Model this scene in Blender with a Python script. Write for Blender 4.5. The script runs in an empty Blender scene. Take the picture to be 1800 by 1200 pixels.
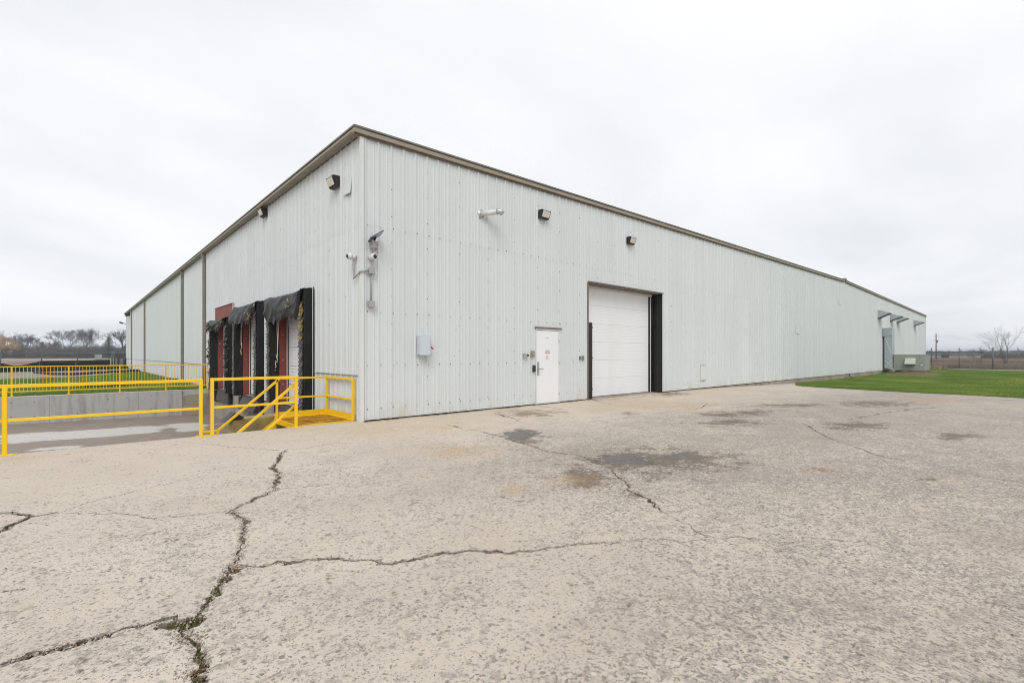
import bpy, bmesh, math, random
import numpy as np
from mathutils import Vector, Matrix, noise as mnoise
from mathutils.geometry import delaunay_2d_cdt

random.seed(7); rng = np.random.default_rng(7)
scene = bpy.context.scene
C = scene.collection
R = math.radians

# ------------------------------------------------------------------ camera
F_PX, Y_HOR, CAM_H = 848.5, 623.5, 1.42          # focal length and horizon in pixels of the 1800 px wide photo
A = math.atan2(1835 - 900, F_PX)                 # angle between view axis and the gable wall
EX = (math.sin(A), math.cos(A)); EY = (-math.cos(A), math.sin(A))
Z0 = F_PX * CAM_H / 118.0; X0 = (635.5 - 900) / F_PX * Z0
CAM = (-X0 * EX[0] - Z0 * EX[1], -X0 * EY[0] - Z0 * EY[1])
FW = (EX[1], EY[1]); RT = (EX[0], EY[0])
cd = bpy.data.cameras.new('camera'); cam = bpy.data.objects.new('camera', cd); C.objects.link(cam)
cam.location = (CAM[0], CAM[1], CAM_H)
cam.rotation_euler = (R(90), 0, -math.atan2(FW[0], FW[1]))
cd.sensor_fit = 'HORIZONTAL'; cd.sensor_width = 36.0; cd.lens = 36.0 * F_PX / 1800
cd.shift_y = (Y_HOR - 600) / 1800.0
cd.clip_start = 0.05; cd.clip_end = 6000
scene.camera = cam
scene.render.resolution_x, scene.render.resolution_y = 1024, 682

# ------------------------------------------------------------------ world and sun
world = bpy.data.worlds.new('World'); scene.world = world; world.use_nodes = True
nt = world.node_tree; nt.nodes.clear()
def wn(t, **k):
    n = nt.nodes.new(t)
    for a, b in k.items(): setattr(n, a, b)
    return n
SUN_EL, SUN_AZ = 46, 221       # degrees; azimuth clockwise from +Y
sky = wn('ShaderNodeTexSky', sky_type='NISHITA', sun_disc=False, sun_elevation=R(SUN_EL), sun_rotation=R(SUN_AZ))
tc = wn('ShaderNodeTexCoord')
sep = wn('ShaderNodeSeparateXYZ'); nt.links.new(tc.outputs['Generated'], sep.inputs[0])
zc = wn('ShaderNodeMath', operation='MAXIMUM'); nt.links.new(sep.outputs['Z'], zc.inputs[0]); zc.inputs[1].default_value = 0.0
za = wn('ShaderNodeMath', operation='ADD'); nt.links.new(zc.outputs[0], za.inputs[0]); za.inputs[1].default_value = 0.16
dx = wn('ShaderNodeMath', operation='DIVIDE'); dy = wn('ShaderNodeMath', operation='DIVIDE')
nt.links.new(sep.outputs['X'], dx.inputs[0]); nt.links.new(za.outputs[0], dx.inputs[1])
nt.links.new(sep.outputs['Y'], dy.inputs[0]); nt.links.new(za.outputs[0], dy.inputs[1])
cmb = wn('ShaderNodeCombineXYZ'); nt.links.new(dx.outputs[0], cmb.inputs[0]); nt.links.new(dy.outputs[0], cmb.inputs[1])
cmb.inputs[2].default_value = 3.7
cn = wn('ShaderNodeTexNoise'); cn.inputs['Scale'].default_value = 0.55; cn.inputs['Detail'].default_value = 5
cn.inputs['Roughness'].default_value = 0.5; cn.inputs['Distortion'].default_value = 0.35
nt.links.new(cmb.outputs[0], cn.inputs['Vector'])
ramp = wn('ShaderNodeValToRGB'); nt.links.new(cn.outputs['Fac'], ramp.inputs[0])
ramp.color_ramp.elements[0].position = 0.36; ramp.color_ramp.elements[0].color = (0.865, 0.885, 0.915, 1)
ramp.color_ramp.elements[1].position = 0.56; ramp.color_ramp.elements[1].color = (1.04, 1.045, 1.06, 1)
sc10 = wn('ShaderNodeVectorMath', operation='SCALE'); nt.links.new(ramp.outputs[0], sc10.inputs[0]); sc10.inputs['Scale'].default_value = 10.0
mx = wn('ShaderNodeMix', data_type='RGBA'); mx.inputs[0].default_value = 0.97
nt.links.new(sky.outputs[0], mx.inputs[6]); nt.links.new(sc10.outputs[0], mx.inputs[7])
bg = wn('ShaderNodeBackground'); bg.inputs['Strength'].default_value = 0.1
nt.links.new(mx.outputs[2], bg.inputs[0])
wo = wn('ShaderNodeOutputWorld'); nt.links.new(bg.outputs[0], wo.inputs[0])
sl = bpy.data.lights.new('sun', 'SUN'); sl.energy = 1.5; sl.angle = R(30); sl.color = (1.0, 0.975, 0.945)
so = bpy.data.objects.new('sun', sl); C.objects.link(so)
to_sun = Vector((math.sin(R(SUN_AZ)) * math.cos(R(SUN_EL)), math.cos(R(SUN_AZ)) * math.cos(R(SUN_EL)), math.sin(R(SUN_EL))))
so.rotation_euler = to_sun.to_track_quat('Z', 'Y').to_euler(); so.location = (-20, -20, 40)
scene.view_settings.view_transform = 'Standard'; scene.view_settings.look = 'None'
scene.view_settings.exposure = 0.0; scene.view_settings.gamma = 1.0
scene.view_settings.use_curve_mapping = False
try:
    scene.cycles.use_denoising = True
    scene.cycles.max_bounces = 5; scene.cycles.diffuse_bounces = 3; scene.cycles.glossy_bounces = 3; scene.cycles.volume_bounces = 0
    scene.cycles.filter_width = 1.0
except Exception: pass

# ------------------------------------------------------------------ geometry helpers
def at_depth(px, py, d):
    u = (px - 900) / F_PX
    return Vector((CAM[0] + d * (FW[0] + u * RT[0]), CAM[1] + d * (FW[1] + u * RT[1]), CAM_H - d * (py - Y_HOR) / F_PX))
def on_ground(px, py, z=0.0):
    return at_depth(px, py, (CAM_H - z) * F_PX / (py - Y_HOR))

class MB:
    def __init__(s): s.v = []; s.f = []
    def add(s, vs, fs):
        b = len(s.v); s.v += [tuple(v) for v in vs]; s.f += [tuple(i + b for i in f) for f in fs]; return s
    def box(s, x0, y0, z0, x1, y1, z1):
        x0, x1 = min(x0, x1), max(x0, x1); y0, y1 = min(y0, y1), max(y0, y1); z0, z1 = min(z0, z1), max(z0, z1)
        return s.add([(x0,y0,z0),(x1,y0,z0),(x1,y1,z0),(x0,y1,z0),(x0,y0,z1),(x1,y0,z1),(x1,y1,z1),(x0,y1,z1)],
                     [(0,3,2,1),(4,5,6,7),(0,1,5,4),(1,2,6,5),(2,3,7,6),(3,0,4,7)])
    def bar(s, p, q, w, h=None, up=(0,0,1)):
        h = h or w; p = Vector(p); q = Vector(q); d = (q - p).normalized(); up = Vector(up)
        if abs(d.dot(up)) > .99: up = Vector((1,0,0)) if abs(d.x) < .9 else Vector((0,1,0))
        a = d.cross(up).normalized() * w / 2; b = a.cross(d).normalized() * h / 2
        vs = [p-a-b, p+a-b, p+a+b, p-a+b, q-a-b, q+a-b, q+a+b, q-a+b]
        return s.add(vs, [(0,1,2,3),(7,6,5,4),(0,4,5,1),(1,5,6,2),(2,6,7,3),(3,7,4,0)])
    def tube(s, pts, r, n=8, caps=True):
        pts = [Vector(p) for p in pts]; rs = r if isinstance(r, (list, tuple)) else [r] * len(pts)
        base = len(s.v); ref = None
        for i, p in enumerate(pts):
            d = (pts[min(i+1, len(pts)-1)] - pts[max(i-1, 0)]).normalized()
            if ref is None:
                ref = Vector((0,0,1)) if abs(d.z) < .9 else Vector((1,0,0))
            a = (ref - d * ref.dot(d)).normalized(); b = d.cross(a); ref = a
            for k in range(n):
                t = 2 * math.pi * k / n
                s.v.append(tuple(p + (a * math.cos(t) + b * math.sin(t)) * rs[i]))
        for i in range(len(pts) - 1):
            for k in range(n):
                s.f.append((base+i*n+k, base+i*n+(k+1)%n, base+(i+1)*n+(k+1)%n, base+(i+1)*n+k))
        if caps:
            s.f.append(tuple(base+k for k in reversed(range(n)))); s.f.append(tuple(base+(len(pts)-1)*n+k for k in range(n)))
        return s
    def prism(s, poly, vec):
        vec = Vector(vec); n = len(poly); vs = [Vector(p) for p in poly] + [Vector(p) + vec for p in poly]
        return s.add(vs, [tuple(reversed(range(n))), tuple(range(n, 2*n))] + [(i, (i+1)%n, n+(i+1)%n, n+i) for i in range(n)])
    def sphere(s, c, r, n=12, m=8, sc=(1,1,1)):
        vs = []; fs = []
        for j in range(m + 1):
            ph = math.pi * j / m
            for k in range(n):
                t = 2*math.pi*k/n
                vs.append((c[0]+r*sc[0]*math.sin(ph)*math.cos(t), c[1]+r*sc[1]*math.sin(ph)*math.sin(t), c[2]+r*sc[2]*math.cos(ph)))
        for j in range(m):
            for k in range(n): fs.append((j*n+k, (j+1)*n+k, (j+1)*n+(k+1)%n, j*n+(k+1)%n))
        return s.add(vs, fs)
    def mesh(s, name):
        me = bpy.data.meshes.new(name); me.from_pydata(s.v, [], s.f); me.update(); return me

def link(name, me, mat, parent=None, smooth=False, bevel=0):
    o = bpy.data.objects.new(name, me); C.objects.link(o)
    if mat and not me.materials: me.materials.append(mat)
    if smooth: me.polygons.foreach_set('use_smooth', [True] * len(me.polygons))
    if parent:
        o.parent = parent
        o.matrix_parent_inverse = Matrix.Translation(-parent.location)
    if bevel:
        b = o.modifiers.new('bevel', 'BEVEL'); b.width = bevel; b.segments = 2; b.limit_method = 'ANGLE'; b.angle_limit = R(40)
    return o
def obj(name, mb, mat, parent=None, smooth=False, bevel=0):
    return link(name, mb.mesh(name), mat, parent, smooth, bevel)
def tag(o, label=None, cat=None, group=None, kind=None):
    if label: o['label'] = label
    if cat: o['category'] = cat
    if group: o['group'] = group
    if kind: o['kind'] = kind
    return o
def thing(name, loc, label, cat, group=None):
    e = bpy.data.objects.new(name, None); e.empty_display_size = .2; C.objects.link(e); e.location = loc
    return tag(e, label, cat, group)
def shared(name, me, mat, parent, loc, rotz=0, scale=None):
    o = bpy.data.objects.new(name, me); C.objects.link(o)
    if mat and not me.materials: me.materials.append(mat)
    o.parent = parent; o.matrix_parent_inverse = Matrix.Translation(-parent.location)
    o.location = loc; o.rotation_euler = (0, 0, rotz)
    if scale: o.scale = scale
    return o
def arr_mesh(name, V, Fc):
    me = bpy.data.meshes.new(name); V = np.asarray(V, dtype=np.float32); Fc = np.asarray(Fc, dtype=np.int32)
    k = Fc.shape[1]
    me.vertices.add(len(V)); me.vertices.foreach_set('co', V.ravel())
    me.loops.add(Fc.size); me.loops.foreach_set('vertex_index', Fc.ravel())
    me.polygons.add(len(Fc)); me.polygons.foreach_set('loop_start', np.arange(0, Fc.size, k, dtype=np.int32))
    me.update(calc_edges=True); me.validate(); return me
def sstep(a, b, x):
    t = min(1, max(0, (x - a) / (b - a))); return t * t * (3 - 2 * t)

# ------------------------------------------------------------------ materials
class NT:
    def __init__(s, name):
        s.m = bpy.data.materials.new(name); s.m.use_nodes = True; s.t = s.m.node_tree; s.t.nodes.clear()
        s.out = s.t.nodes.new('ShaderNodeOutputMaterial'); s.b = s.t.nodes.new('ShaderNodeBsdfPrincipled')
        s.t.links.new(s.b.outputs[0], s.out.inputs[0]); s._co = None
    def L(s, a, b): s.t.links.new(a, b)
    def put(s, sock, v):
        if hasattr(v, 'is_linked') or hasattr(v, 'links'): s.L(v, sock)
        elif isinstance(v, (tuple, list)) and len(v) == 3 and sock.type == 'RGBA': sock.default_value = (*v, 1)
        else: sock.default_value = v
    def co(s):
        if s._co is None:
            g = s.t.nodes.new('ShaderNodeNewGeometry'); s._co = g.outputs['Position']
        return s._co
    def objco(s): return s.t.nodes.new('ShaderNodeTexCoord').outputs['Object']
    def rnd(s): return s.t.nodes.new('ShaderNodeObjectInfo').outputs['Random']
    def mapped(s, scale, loc=(0,0,0), src=None):
        m = s.t.nodes.new('ShaderNodeMapping'); m.inputs['Scale'].default_value = scale; m.inputs['Location'].default_value = loc
        s.L(src or s.co(), m.inputs[0]); return m.outputs[0]
    def noise(s, scale, detail=4, rough=.55, vec=None, dist=0):
        n = s.t.nodes.new('ShaderNodeTexNoise'); n.inputs['Scale'].default_value = scale; n.inputs['Detail'].default_value = detail
        n.inputs['Roughness'].default_value = rough; n.inputs['Distortion'].default_value = dist
        s.L(vec or s.co(), n.inputs['Vector']); return n.outputs['Fac']
    def voro(s, scale, vec=None, feature='F1', rand=1.0):
        n = s.t.nodes.new('ShaderNodeTexVoronoi'); n.inputs['Scale'].default_value = scale; n.feature = feature
        n.inputs['Randomness'].default_value = rand
        s.L(vec or s.co(), n.inputs['Vector']); return n
    def ramp(s, v, stops):
        r = s.t.nodes.new('ShaderNodeValToRGB'); s.L(v, r.inputs[0]); e = r.color_ramp.elements
        while len(e) < len(stops): e.new(.5)
        for i, (p, c) in enumerate(stops):
            e[i].position = p; e[i].color = (*c, 1) if isinstance(c, (tuple, list)) else (c, c, c, 1)
        return r.outputs[0]
    def math(s, op, a, b=None, c=None, clamp=False):
        n = s.t.nodes.new('ShaderNodeMath'); n.operation = op; n.use_clamp = clamp
        for i, v in enumerate((a, b, c)):
            if v is not None: s.put(n.inputs[i], v)
        return n.outputs[0]
    def mix(s, f, a, b, mode='MIX'):
        n = s.t.nodes.new('ShaderNodeMix'); n.data_type = 'RGBA'; n.blend_type = mode
        s.put(n.inputs[0], f); s.put(n.inputs[6], a); s.put(n.inputs[7], b); return n.outputs[2]
    def attr(s, name):
        n = s.t.nodes.new('ShaderNodeAttribute'); n.attribute_name = name; return n.outputs['Fac']
    def xyz(s, i):
        n = s.t.nodes.new('ShaderNodeSeparateXYZ'); s.L(s.co(), n.inputs[0]); return n.outputs[i]
    def bump(s, h, strength=.5, dist=.01):
        n = s.t.nodes.new('ShaderNodeBump'); n.inputs['Strength'].default_value = strength; n.inputs['Distance'].default_value = dist
        s.L(h, n.inputs['Height']); s.L(n.outputs[0], s.b.inputs['Normal'])
    def done(s, col=None, rough=None, metal=None, spec=None):
        if col is not None: s.put(s.b.inputs['Base Color'], col)
        if rough is not None: s.put(s.b.inputs['Roughness'], rough)
        if metal is not None: s.put(s.b.inputs['Metallic'], metal)
        if spec is not None: s.put(s.b.inputs['Specular IOR Level'], spec)
        return s.m

def simple(name, col, rough=.6, var=.12, scale=6, metal=0, bump=0, dirt=None, dirt_amt=.35, spec=.4):
    n = NT(name); f = n.noise(scale, 5)
    c = n.mix(f, tuple(x*(1-var) for x in col), tuple(min(1, x*(1+var)) for x in col))
    if dirt:
        g = n.noise(scale*.6, 6, .65, n.mapped((1,1,.35), (3,5,1)))
        c = n.mix(n.math('MULTIPLY', n.ramp(g, [(.48, 0), (.72, 1)]), dirt_amt), c, dirt)
    if bump: n.bump(n.noise(scale*14, 3), bump, .004)
    return n.done(c, n.ramp(n.noise(scale*2, 3), [(0, max(.05, rough-.12)), (1, min(1, rough+.12))]), metal, spec)

M = {}
# painted ribbed siding
n = NT('white_siding')
streak = n.noise(1.0, 5, .6, n.mapped((5, 5, .28)))
blot = n.noise(.55, 4)
c = n.mix(streak, (.605, .64, .65), (.67, .70, .71))
rl = n.noise(1.0, 3, .6, n.mapped((26, 26, .05), (2, 9, 0)))  # fine streaks: dirt beside the ribs, also painting in the faint rib shading
c = n.mix(n.math('MULTIPLY', n.ramp(rl, [(.42, 0), (.66, 1)]), .26), c, (.545, .57, .575))
c = n.mix(n.math('MULTIPLY', n.ramp(blot, [(.42, 0), (.75, 1)]), .35), c, (.585, .605, .60))
run = n.ramp(n.noise(1.0, 3, .5, n.mapped((16, 16, .12), (4, 0, 0))), [(.60, 0), (.74, 1)])
c = n.mix(n.math('MULTIPLY', run, .17), c, (.47, .45, .37))
zz = n.xyz(2)
low = n.math('SUBTRACT', 1.0, n.math('MULTIPLY', zz, 1.7), clamp=True)     # splash-back grime from the yard
rust = n.math('MULTIPLY', n.math('POWER', low, 2.0), n.ramp(n.noise(1.6, 5, .65, n.mapped((1, 1, .5))), [(.46, 0), (.66, 1)]))
c = n.mix(n.math('MULTIPLY', rust, .62), c, (.47, .37, .22))
tone = n.math('MULTIPLY_ADD', n.rnd(), .035, .982)
mm = n.t.nodes.new('ShaderNodeVectorMath'); mm.operation = 'SCALE'; n.L(c, mm.inputs[0]); n.L(tone, mm.inputs['Scale'])
n.bump(n.noise(1.3, 2, .5, n.mapped((2.2, 2.2, .7))), .35, .03)
M['siding'] = n.done(mm.outputs[0], .42, 0, .4)
M['white_trim'] = simple('white_trim', (.66, .685, .68), .45, .04, 3, dirt=(.5, .46, .36), dirt_amt=.25)
M['door_white'] = simple('door_white', (.80, .81, .83), .4, .02, 2, dirt=(.66, .65, .62), dirt_amt=.25)
M['beige'] = simple('beige_trim', (.30, .265, .205), .5, .08, 2, dirt=(.16, .14, .11), dirt_amt=.4)
M['lip'] = simple('roof_edge_grey', (.19, .185, .165), .5, .12, 3, dirt=(.3, .28, .23))
M['roof'] = simple('roof_sheet', (.42, .42, .40), .5, .08, 1)
M['downspout'] = simple('downspout_brown', (.235, .215, .18), .5, .08, 2, dirt=(.13, .11, .09))
n = NT('weathered_concrete'); c = n.mix(n.noise(1.6, 6, .65), (.36, .36, .345), (.52, .515, .495))
c = n.mix(n.math('MULTIPLY', n.ramp(n.noise(1.0, 5, .65, n.mapped((5, 5, .45))), [(.52, 0), (.70, 1)]), .6), c, (.20, .19, .165))
c = n.mix(n.math('MULTIPLY', n.ramp(n.noise(9, 5, .7), [(.58, 0), (.72, 1)]), .35), c, (.16, .15, .13)); n.bump(n.noise(24, 4), .4, .006); M['concrete'] = n.done(c, .88)
M['found'] = simple('foundation_concrete', (.33, .29, .235), .9, .25, 2.5, bump=.6, dirt=(.09, .075, .055), dirt_amt=.7)
n = NT('mossy_concrete'); g = n.noise(2.2, 6, .6, n.mapped((1, 1, .6)))
c = n.ramp(g, [(.3, (.22, .19, .12)), (.5, (.36, .30, .12)), (.62, (.42, .34, .08)), (.75, (.10, .09, .05))]); n.bump(n.noise(30, 3), .5, .006)
M['mossy'] = n.done(c, .9)
n = NT('yellow_paint'); g = n.noise(5, 5); c = n.mix(g, (.83, .50, .005), (.92, .60, .012))
c = n.mix(n.math('MULTIPLY', n.ramp(n.noise(22, 5, .7), [(.66, 0), (.74, 1)]), .55), c, (.22, .10, .03))
n.bump(n.noise(60, 2), .15, .002); M['yellow'] = n.done(c, .38, 0, .5)
n = NT('rusty_yellow_grating'); c = n.ramp(n.noise(5, 6, .7), [(.40, (.68, .40, .012)), (.55, (.42, .20, .02)), (.66, (.20, .085, .03))]); M['grating'] = n.done(c, .6)
n = NT('black_fabric'); c = n.mix(n.noise(4, 5), (.006, .006, .007), (.016, .016, .018)); n.bump(n.noise(9, 4, .5, n.mapped((1, 1, .3))), .5, .03); M['pad'] = n.done(c, .6, 0, .3)
n = NT('grey_vinyl'); c = n.mix(n.noise(3, 5), (.018, .0185, .02), (.042, .043, .046))
c = n.mix(n.math('MULTIPLY', n.ramp(n.noise(7, 5, .7), [(.64, 0), (.7, 1)]), .5), c, (.10, .098, .095)); n.bump(n.noise(7, 4), .35, .02); M['curtain'] = n.done(c, .5, 0, .3)
n = NT('worn_sheen_pleat'); c = n.ramp(n.noise(6, 5, .7), [(.36, (.03, .03, .03)), (.52, (.085, .085, .082)), (.68, (.20, .18, .145))]); M['pleat'] = n.done(c, .7)  # worn grey, lightened further to paint the sky's reflection into the pleats
n = NT('yellow_pleat'); c = n.ramp(n.noise(8, 5, .7), [(.4, (.06, .05, .02)), (.55, (.36, .26, .05))]); M['pleat_y'] = n.done(c, .7)
n = NT('torn_foam'); c = n.ramp(n.noise(14, 5, .7), [(.4, (.05, .045, .035)), (.6, (.42, .36, .24))]); M['foam'] = n.done(c, .9)
M['red'] = simple('red_oxide_steel', (.24, .056, .042), .6, .14, 2, dirt=(.10, .05, .04), dirt_amt=.35)
M['rope'] = simple('pale_rope', (.62, .54, .40), .8, .15, 12)
M['black_steel'] = simple('black_steel', (.012, .012, .012), .5, .3, 4, dirt=(.06, .05, .04), dirt_amt=.5)
M['dark_plate'] = simple('dark_leveler_plate', (.045, .042, .04), .6, .25, 3, dirt=(.15, .12, .09), dirt_amt=.5)
M['rubber'] = simple('black_rubber', (.012, .012, .012), .75, .2, 5)
M['brown_frame'] = simple('bronze_frame', (.16, .125, .095), .55, .12, 4, dirt=(.06, .05, .04))
M['dark_metal'] = simple('dark_metal', (.03, .03, .032), .5, .2, 6)
M['bronze'] = simple('lamp_housing', (.018, .018, .017), .45, .25, 12, dirt=(.09, .085, .075), dirt_amt=.4)
n = NT('lamp_glass'); c = n.mix(n.noise(9, 3), (.62, .57, .45), (.80, .78, .72)); M['lens'] = n.done(c, .22, 0, .6)
M['grey_plastic'] = simple('grey_conduit', (.36, .36, .365), .5, .08, 6)
M['cam_white'] = simple('camera_white', (.66, .65, .63), .35, .05, 6)
n = NT('dome_glass'); M['dome'] = n.done((.012, .012, .014), .06, 0, .6)
M['galv'] = None
n = NT('galvanised_steel'); v = n.voro(9); c = n.mix(n.math('MULTIPLY', v.outputs['Distance'], 1.6, clamp=True), (.36, .40, .42), (.50, .545, .57))
M['galv'] = n.done(c, n.ramp(n.noise(7, 3), [(0, .32), (1, .55)]), .55)
n = NT('galvanised_highlight'); M['galv_light'] = n.done((.66, .70, .72), .4, .3)  # paler copy of the duct steel, paints a highlight along the creases
M['galv_dark'] = simple('galvanised_shaded', (.10, .12, .13), .6, .15, 5)  # dark copy of the galvanised steel, underside shade painted into the colour
M['steel'] = simple('galvanised_fence', (.13, .145, .155), .5, .15, 4, metal=.2)
M['hvac'] = simple('hvac_green_grey', (.30, .335, .28), .5, .06, 1.5, dirt=(.2, .2, .16), dirt_amt=.3)
M['hvac_pale'] = simple('hvac_pale_hood', (.50, .53, .45), .5, .05, 2)
M['hvac_coil'] = simple('hvac_grey_end', (.34, .37, .38), .5, .1, 5)
M['switch'] = simple('pale_blue_enclosure', (.55, .60, .645), .4, .05, 4, dirt=(.4, .38, .33), dirt_amt=.3)
M['red_paint'] = simple('red_print', (.42, .035, .03), .5, .1, 20)
M['sign_white'] = simple('sign_white', (.80, .76, .75), .4, .03, 8)
M['sign_text'] = simple('sign_text_grey', (.42, .36, .36), .6, .1, 30)
n = NT('solar_glass'); M['solar'] = n.done((.10, .12, .15), .12, 0, .7)
M['screw'] = simple('screw_head', (.075, .075, .075), .5, .3, 30)
M['screw_pale'] = simple('screw_head_pale', (.38, .38, .37), .5, .2, 30)
M['silt'] = simple('black_silt_fabric', (.012, .013, .014), .6, .3, 1.2, bump=.4)
M['sock'] = simple('black_filter_sock', (.016, .013, .015), .7, .3, 2, dirt=(.06, .045, .04))
M['stake'] = simple('wood_stake', (.42, .36, .26), .8, .2, 5)
M['wood_pole'] = simple('utility_pole_wood', (.11, .09, .075), .85, .2, 1)
M['wire'] = simple('wire', (.06, .06, .065), .6)
n = NT('bark'); c = n.mix(n.noise(.8, 4), (.030, .025, .022), (.065, .054, .048)); M['bark'] = n.done(c, .9)
n = NT('pale_bark'); c = n.mix(n.noise(.9, 4), (.13, .10, .095), (.24, .20, .185)); M['bark_pale'] = n.done(c, .9)
n = NT('twigs'); c = n.mix(n.noise(.35, 4), (.030, .025, .024), (.062, .050, .046)); M['twigs'] = n.done(c, .95)
n = NT('brush_wood'); c = n.ramp(n.noise(.09, 4, .6), [(.36, (.035, .042, .024)), (.48, (.065, .048, .038)), (.62, (.098, .070, .058)), (.72, (.05, .048, .03))]); M['brush'] = n.done(c, .95)
n = NT('willow_twigs'); c = n.ramp(n.noise(.9, 4, .6), [(.36, (.15, .09, .035)), (.64, (.58, .41, .18))]); M['willow'] = n.done(c, .95)  # strong contrast paints shaded gaps and lit twigs into the crown colour
n = NT('spruce_needles'); c = n.mix(n.noise(1.0, 4), (.025, .05, .025), (.07, .115, .06)); M['spruce'] = n.done(c, .9)
n = NT('far_wood'); c = n.mix(n.noise(.02, 4), (.055, .06, .055), (.115, .10, .085)); M['farwood'] = n.done(c, .95)

# pavement: worn concrete with the aggregate showing
n = NT('worn_concrete_pavement')
E = n.attr('expo'); co = n.co()
warp = n.t.nodes.new('ShaderNodeTexNoise'); warp.inputs['Scale'].default_value = 6; n.L(co, warp.inputs['Vector'])
vm = n.t.nodes.new('ShaderNodeVectorMath'); vm.operation = 'MULTIPLY_ADD'; n.L(warp.outputs['Color'], vm.inputs[0]); vm.inputs[1].default_value = (.05, .05, .05); n.L(co, vm.inputs[2])
wco = vm.outputs[0]
big = n.noise(.30, 3, .6); mid = n.noise(1.7, 4, .62); pit = n.noise(15, 4, .72, wco); pit2 = n.noise(50, 2, .68, wco); fine = n.noise(170, 1, .7)
tan = n.mix(n.ramp(big, [(.3, 0), (.7, 1)]), (.515, .445, .360), (.635, .565, .480))
tan = n.mix(n.math('MULTIPLY', n.ramp(mid, [(.35, 0), (.7, 1)]), .40), tan, (.52, .475, .42))
Ee = n.math('ADD', n.math('MULTIPLY', E, .62), n.math('MULTIPLY_ADD', mid, .70, -.28), clamp=True)
Ee = n.math('ADD', Ee, n.math('MULTIPLY_ADD', big, .5, -.25), clamp=True)
v1 = n.voro(29, wco); v2 = n.voro(78, wco)
stone_r = n.t.nodes.new('ShaderNodeSeparateColor'); n.L(v1.outputs['Color'], stone_r.inputs[0])
stone_c = n.ramp(stone_r.outputs[0], [(.0, (.075, .072, .072)), (.25, (.19, .175, .165)), (.55, (.33, .295, .265)), (.8, (.46, .42, .37)), (1.0, (.62, .59, .55))])
st2 = n.t.nodes.new('ShaderNodeSeparateColor'); n.L(v2.outputs['Color'], st2.inputs[0])
stone2_c = n.ramp(st2.outputs[0], [(.0, (.11, .105, .10)), (.35, (.27, .245, .225)), (.7, (.42, .385, .34)), (1.0, (.60, .57, .52))])
m1 = n.math('MULTIPLY', n.ramp(v1.outputs['Distance'], [(.30, 1), (.46, 0)]), n.math('LESS_THAN', stone_r.outputs[1], n.math('MULTIPLY_ADD', Ee, .75, .05)))
m2 = n.math('MULTIPLY', n.ramp(v2.outputs['Distance'], [(.30, 1), (.48, 0)]), n.math('LESS_THAN', st2.outputs[1], n.math('MULTIPLY_ADD', Ee, .85, .08)))
pits = n.ramp(n.math('ADD', pit, n.math('MULTIPLY_ADD', Ee, .26, -.125)), [(.50, 0), (.58, 1)])
pits2 = n.ramp(n.math('ADD', pit2, n.math('MULTIPLY_ADD', Ee, .24, -.135)), [(.53, 0), (.59, 1)])
c = n.mix(n.math('MULTIPLY', pits, .60), tan, (.275, .240, .215))
c = n.mix(n.math('MULTIPLY', pits2, .82), c, (.150, .130, .118))
c = n.mix(n.math('MULTIPLY', m2, .75), c, stone2_c)
c = n.mix(n.math('MULTIPLY', m1, .80), c, stone_c)
c = n.mix(n.math('MULTIPLY', n.ramp(fine, [(.4, 0), (.75, 1)]), .30), c, (.62, .57, .50))
c = n.mix(n.math('MULTIPLY', n.ramp(fine, [(.25, 1), (.45, 0)]), .25), c, (.20, .18, .16))
wz = n.ramp(n.noise(.42, 5, .66, n.mapped((1, 1.5, 1), (4.3, 1.7, 0))), [(.46, 0), (.64, 1)])
c = n.mix(n.math('MULTIPLY', n.math('MULTIPLY', wz, n.math('MULTIPLY', E, 1.4, clamp=True)), .34), c, (.30, .255, .215))
br = n.math('ADD', n.math('MULTIPLY_ADD', n.noise(2.6, 4, .72), 2.6, -1.3), n.math('MULTIPLY_ADD', n.noise(22, 3, .72), 2.2, -1.1))
sd = n.ramp(n.math('ADD', n.attr('stain'), br), [(.40, 0), (.72, 1)])
c = n.mix(n.math('MULTIPLY', sd, .80), c, (.120, .090, .062))
sr = n.ramp(n.math('ADD', n.attr('rust'), n.math('ADD', n.math('MULTIPLY_ADD', n.noise(2.2, 4, .72), 2.0, -1.0), n.math('MULTIPLY_ADD', n.noise(17, 2, .7), 1.6, -.8))), [(.35, 0), (1.0, 1)])
c = n.mix(n.math('MULTIPLY', sr, .40), c, (.47, .31, .155))
c = n.mix(n.math('MULTIPLY', n.attr('warm'), .38), c, (.57, .445, .30))
wa = n.attr('wet'); wet = n.ramp(n.math('ADD', wa, n.math('MULTIPLY', n.math('MULTIPLY', wa, 1.6, clamp=True), n.math('ADD', n.math('MULTIPLY_ADD', n.noise(3.2, 4, .72), 3.4, -1.7), n.math('MULTIPLY_ADD', pit, .8, -.4)))), [(.52, 0), (.60, 1)])
c = n.mix(n.math('MULTIPLY', wet, .85), c, (.075, .066, .055))
h = n.math('ADD', n.math('MULTIPLY', pit, -3.2), n.math('MULTIPLY', fine, .8))
n.bump(h, .5, .008); bn = [q for q in n.t.nodes if q.type == 'BUMP'][0]; n.L(n.math('MULTIPLY', n.math('SUBTRACT', 1.0, wet), .5), bn.inputs['Strength'])
M['pavement'] = n.done(c, n.math('SUBTRACT', n.math('SUBTRACT', .90, n.math('MULTIPLY', sd, .22)), n.math('MULTIPLY', wet, .40), clamp=True), 0, .2)
n = NT('crack_dirt'); c = n.ramp(n.noise(26, 5, .7), [(.35, (.045, .036, .026)), (.52, (.115, .09, .064)), (.68, (.24, .205, .16))]); n.bump(n.noise(60, 4), .8, .01); M['crack'] = n.done(c, .95)
n = NT('crack_wall'); c = n.mix(n.noise(30, 4), (.18, .155, .125), (.34, .30, .25)); M['crackwall'] = n.done(c, .95)
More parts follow.
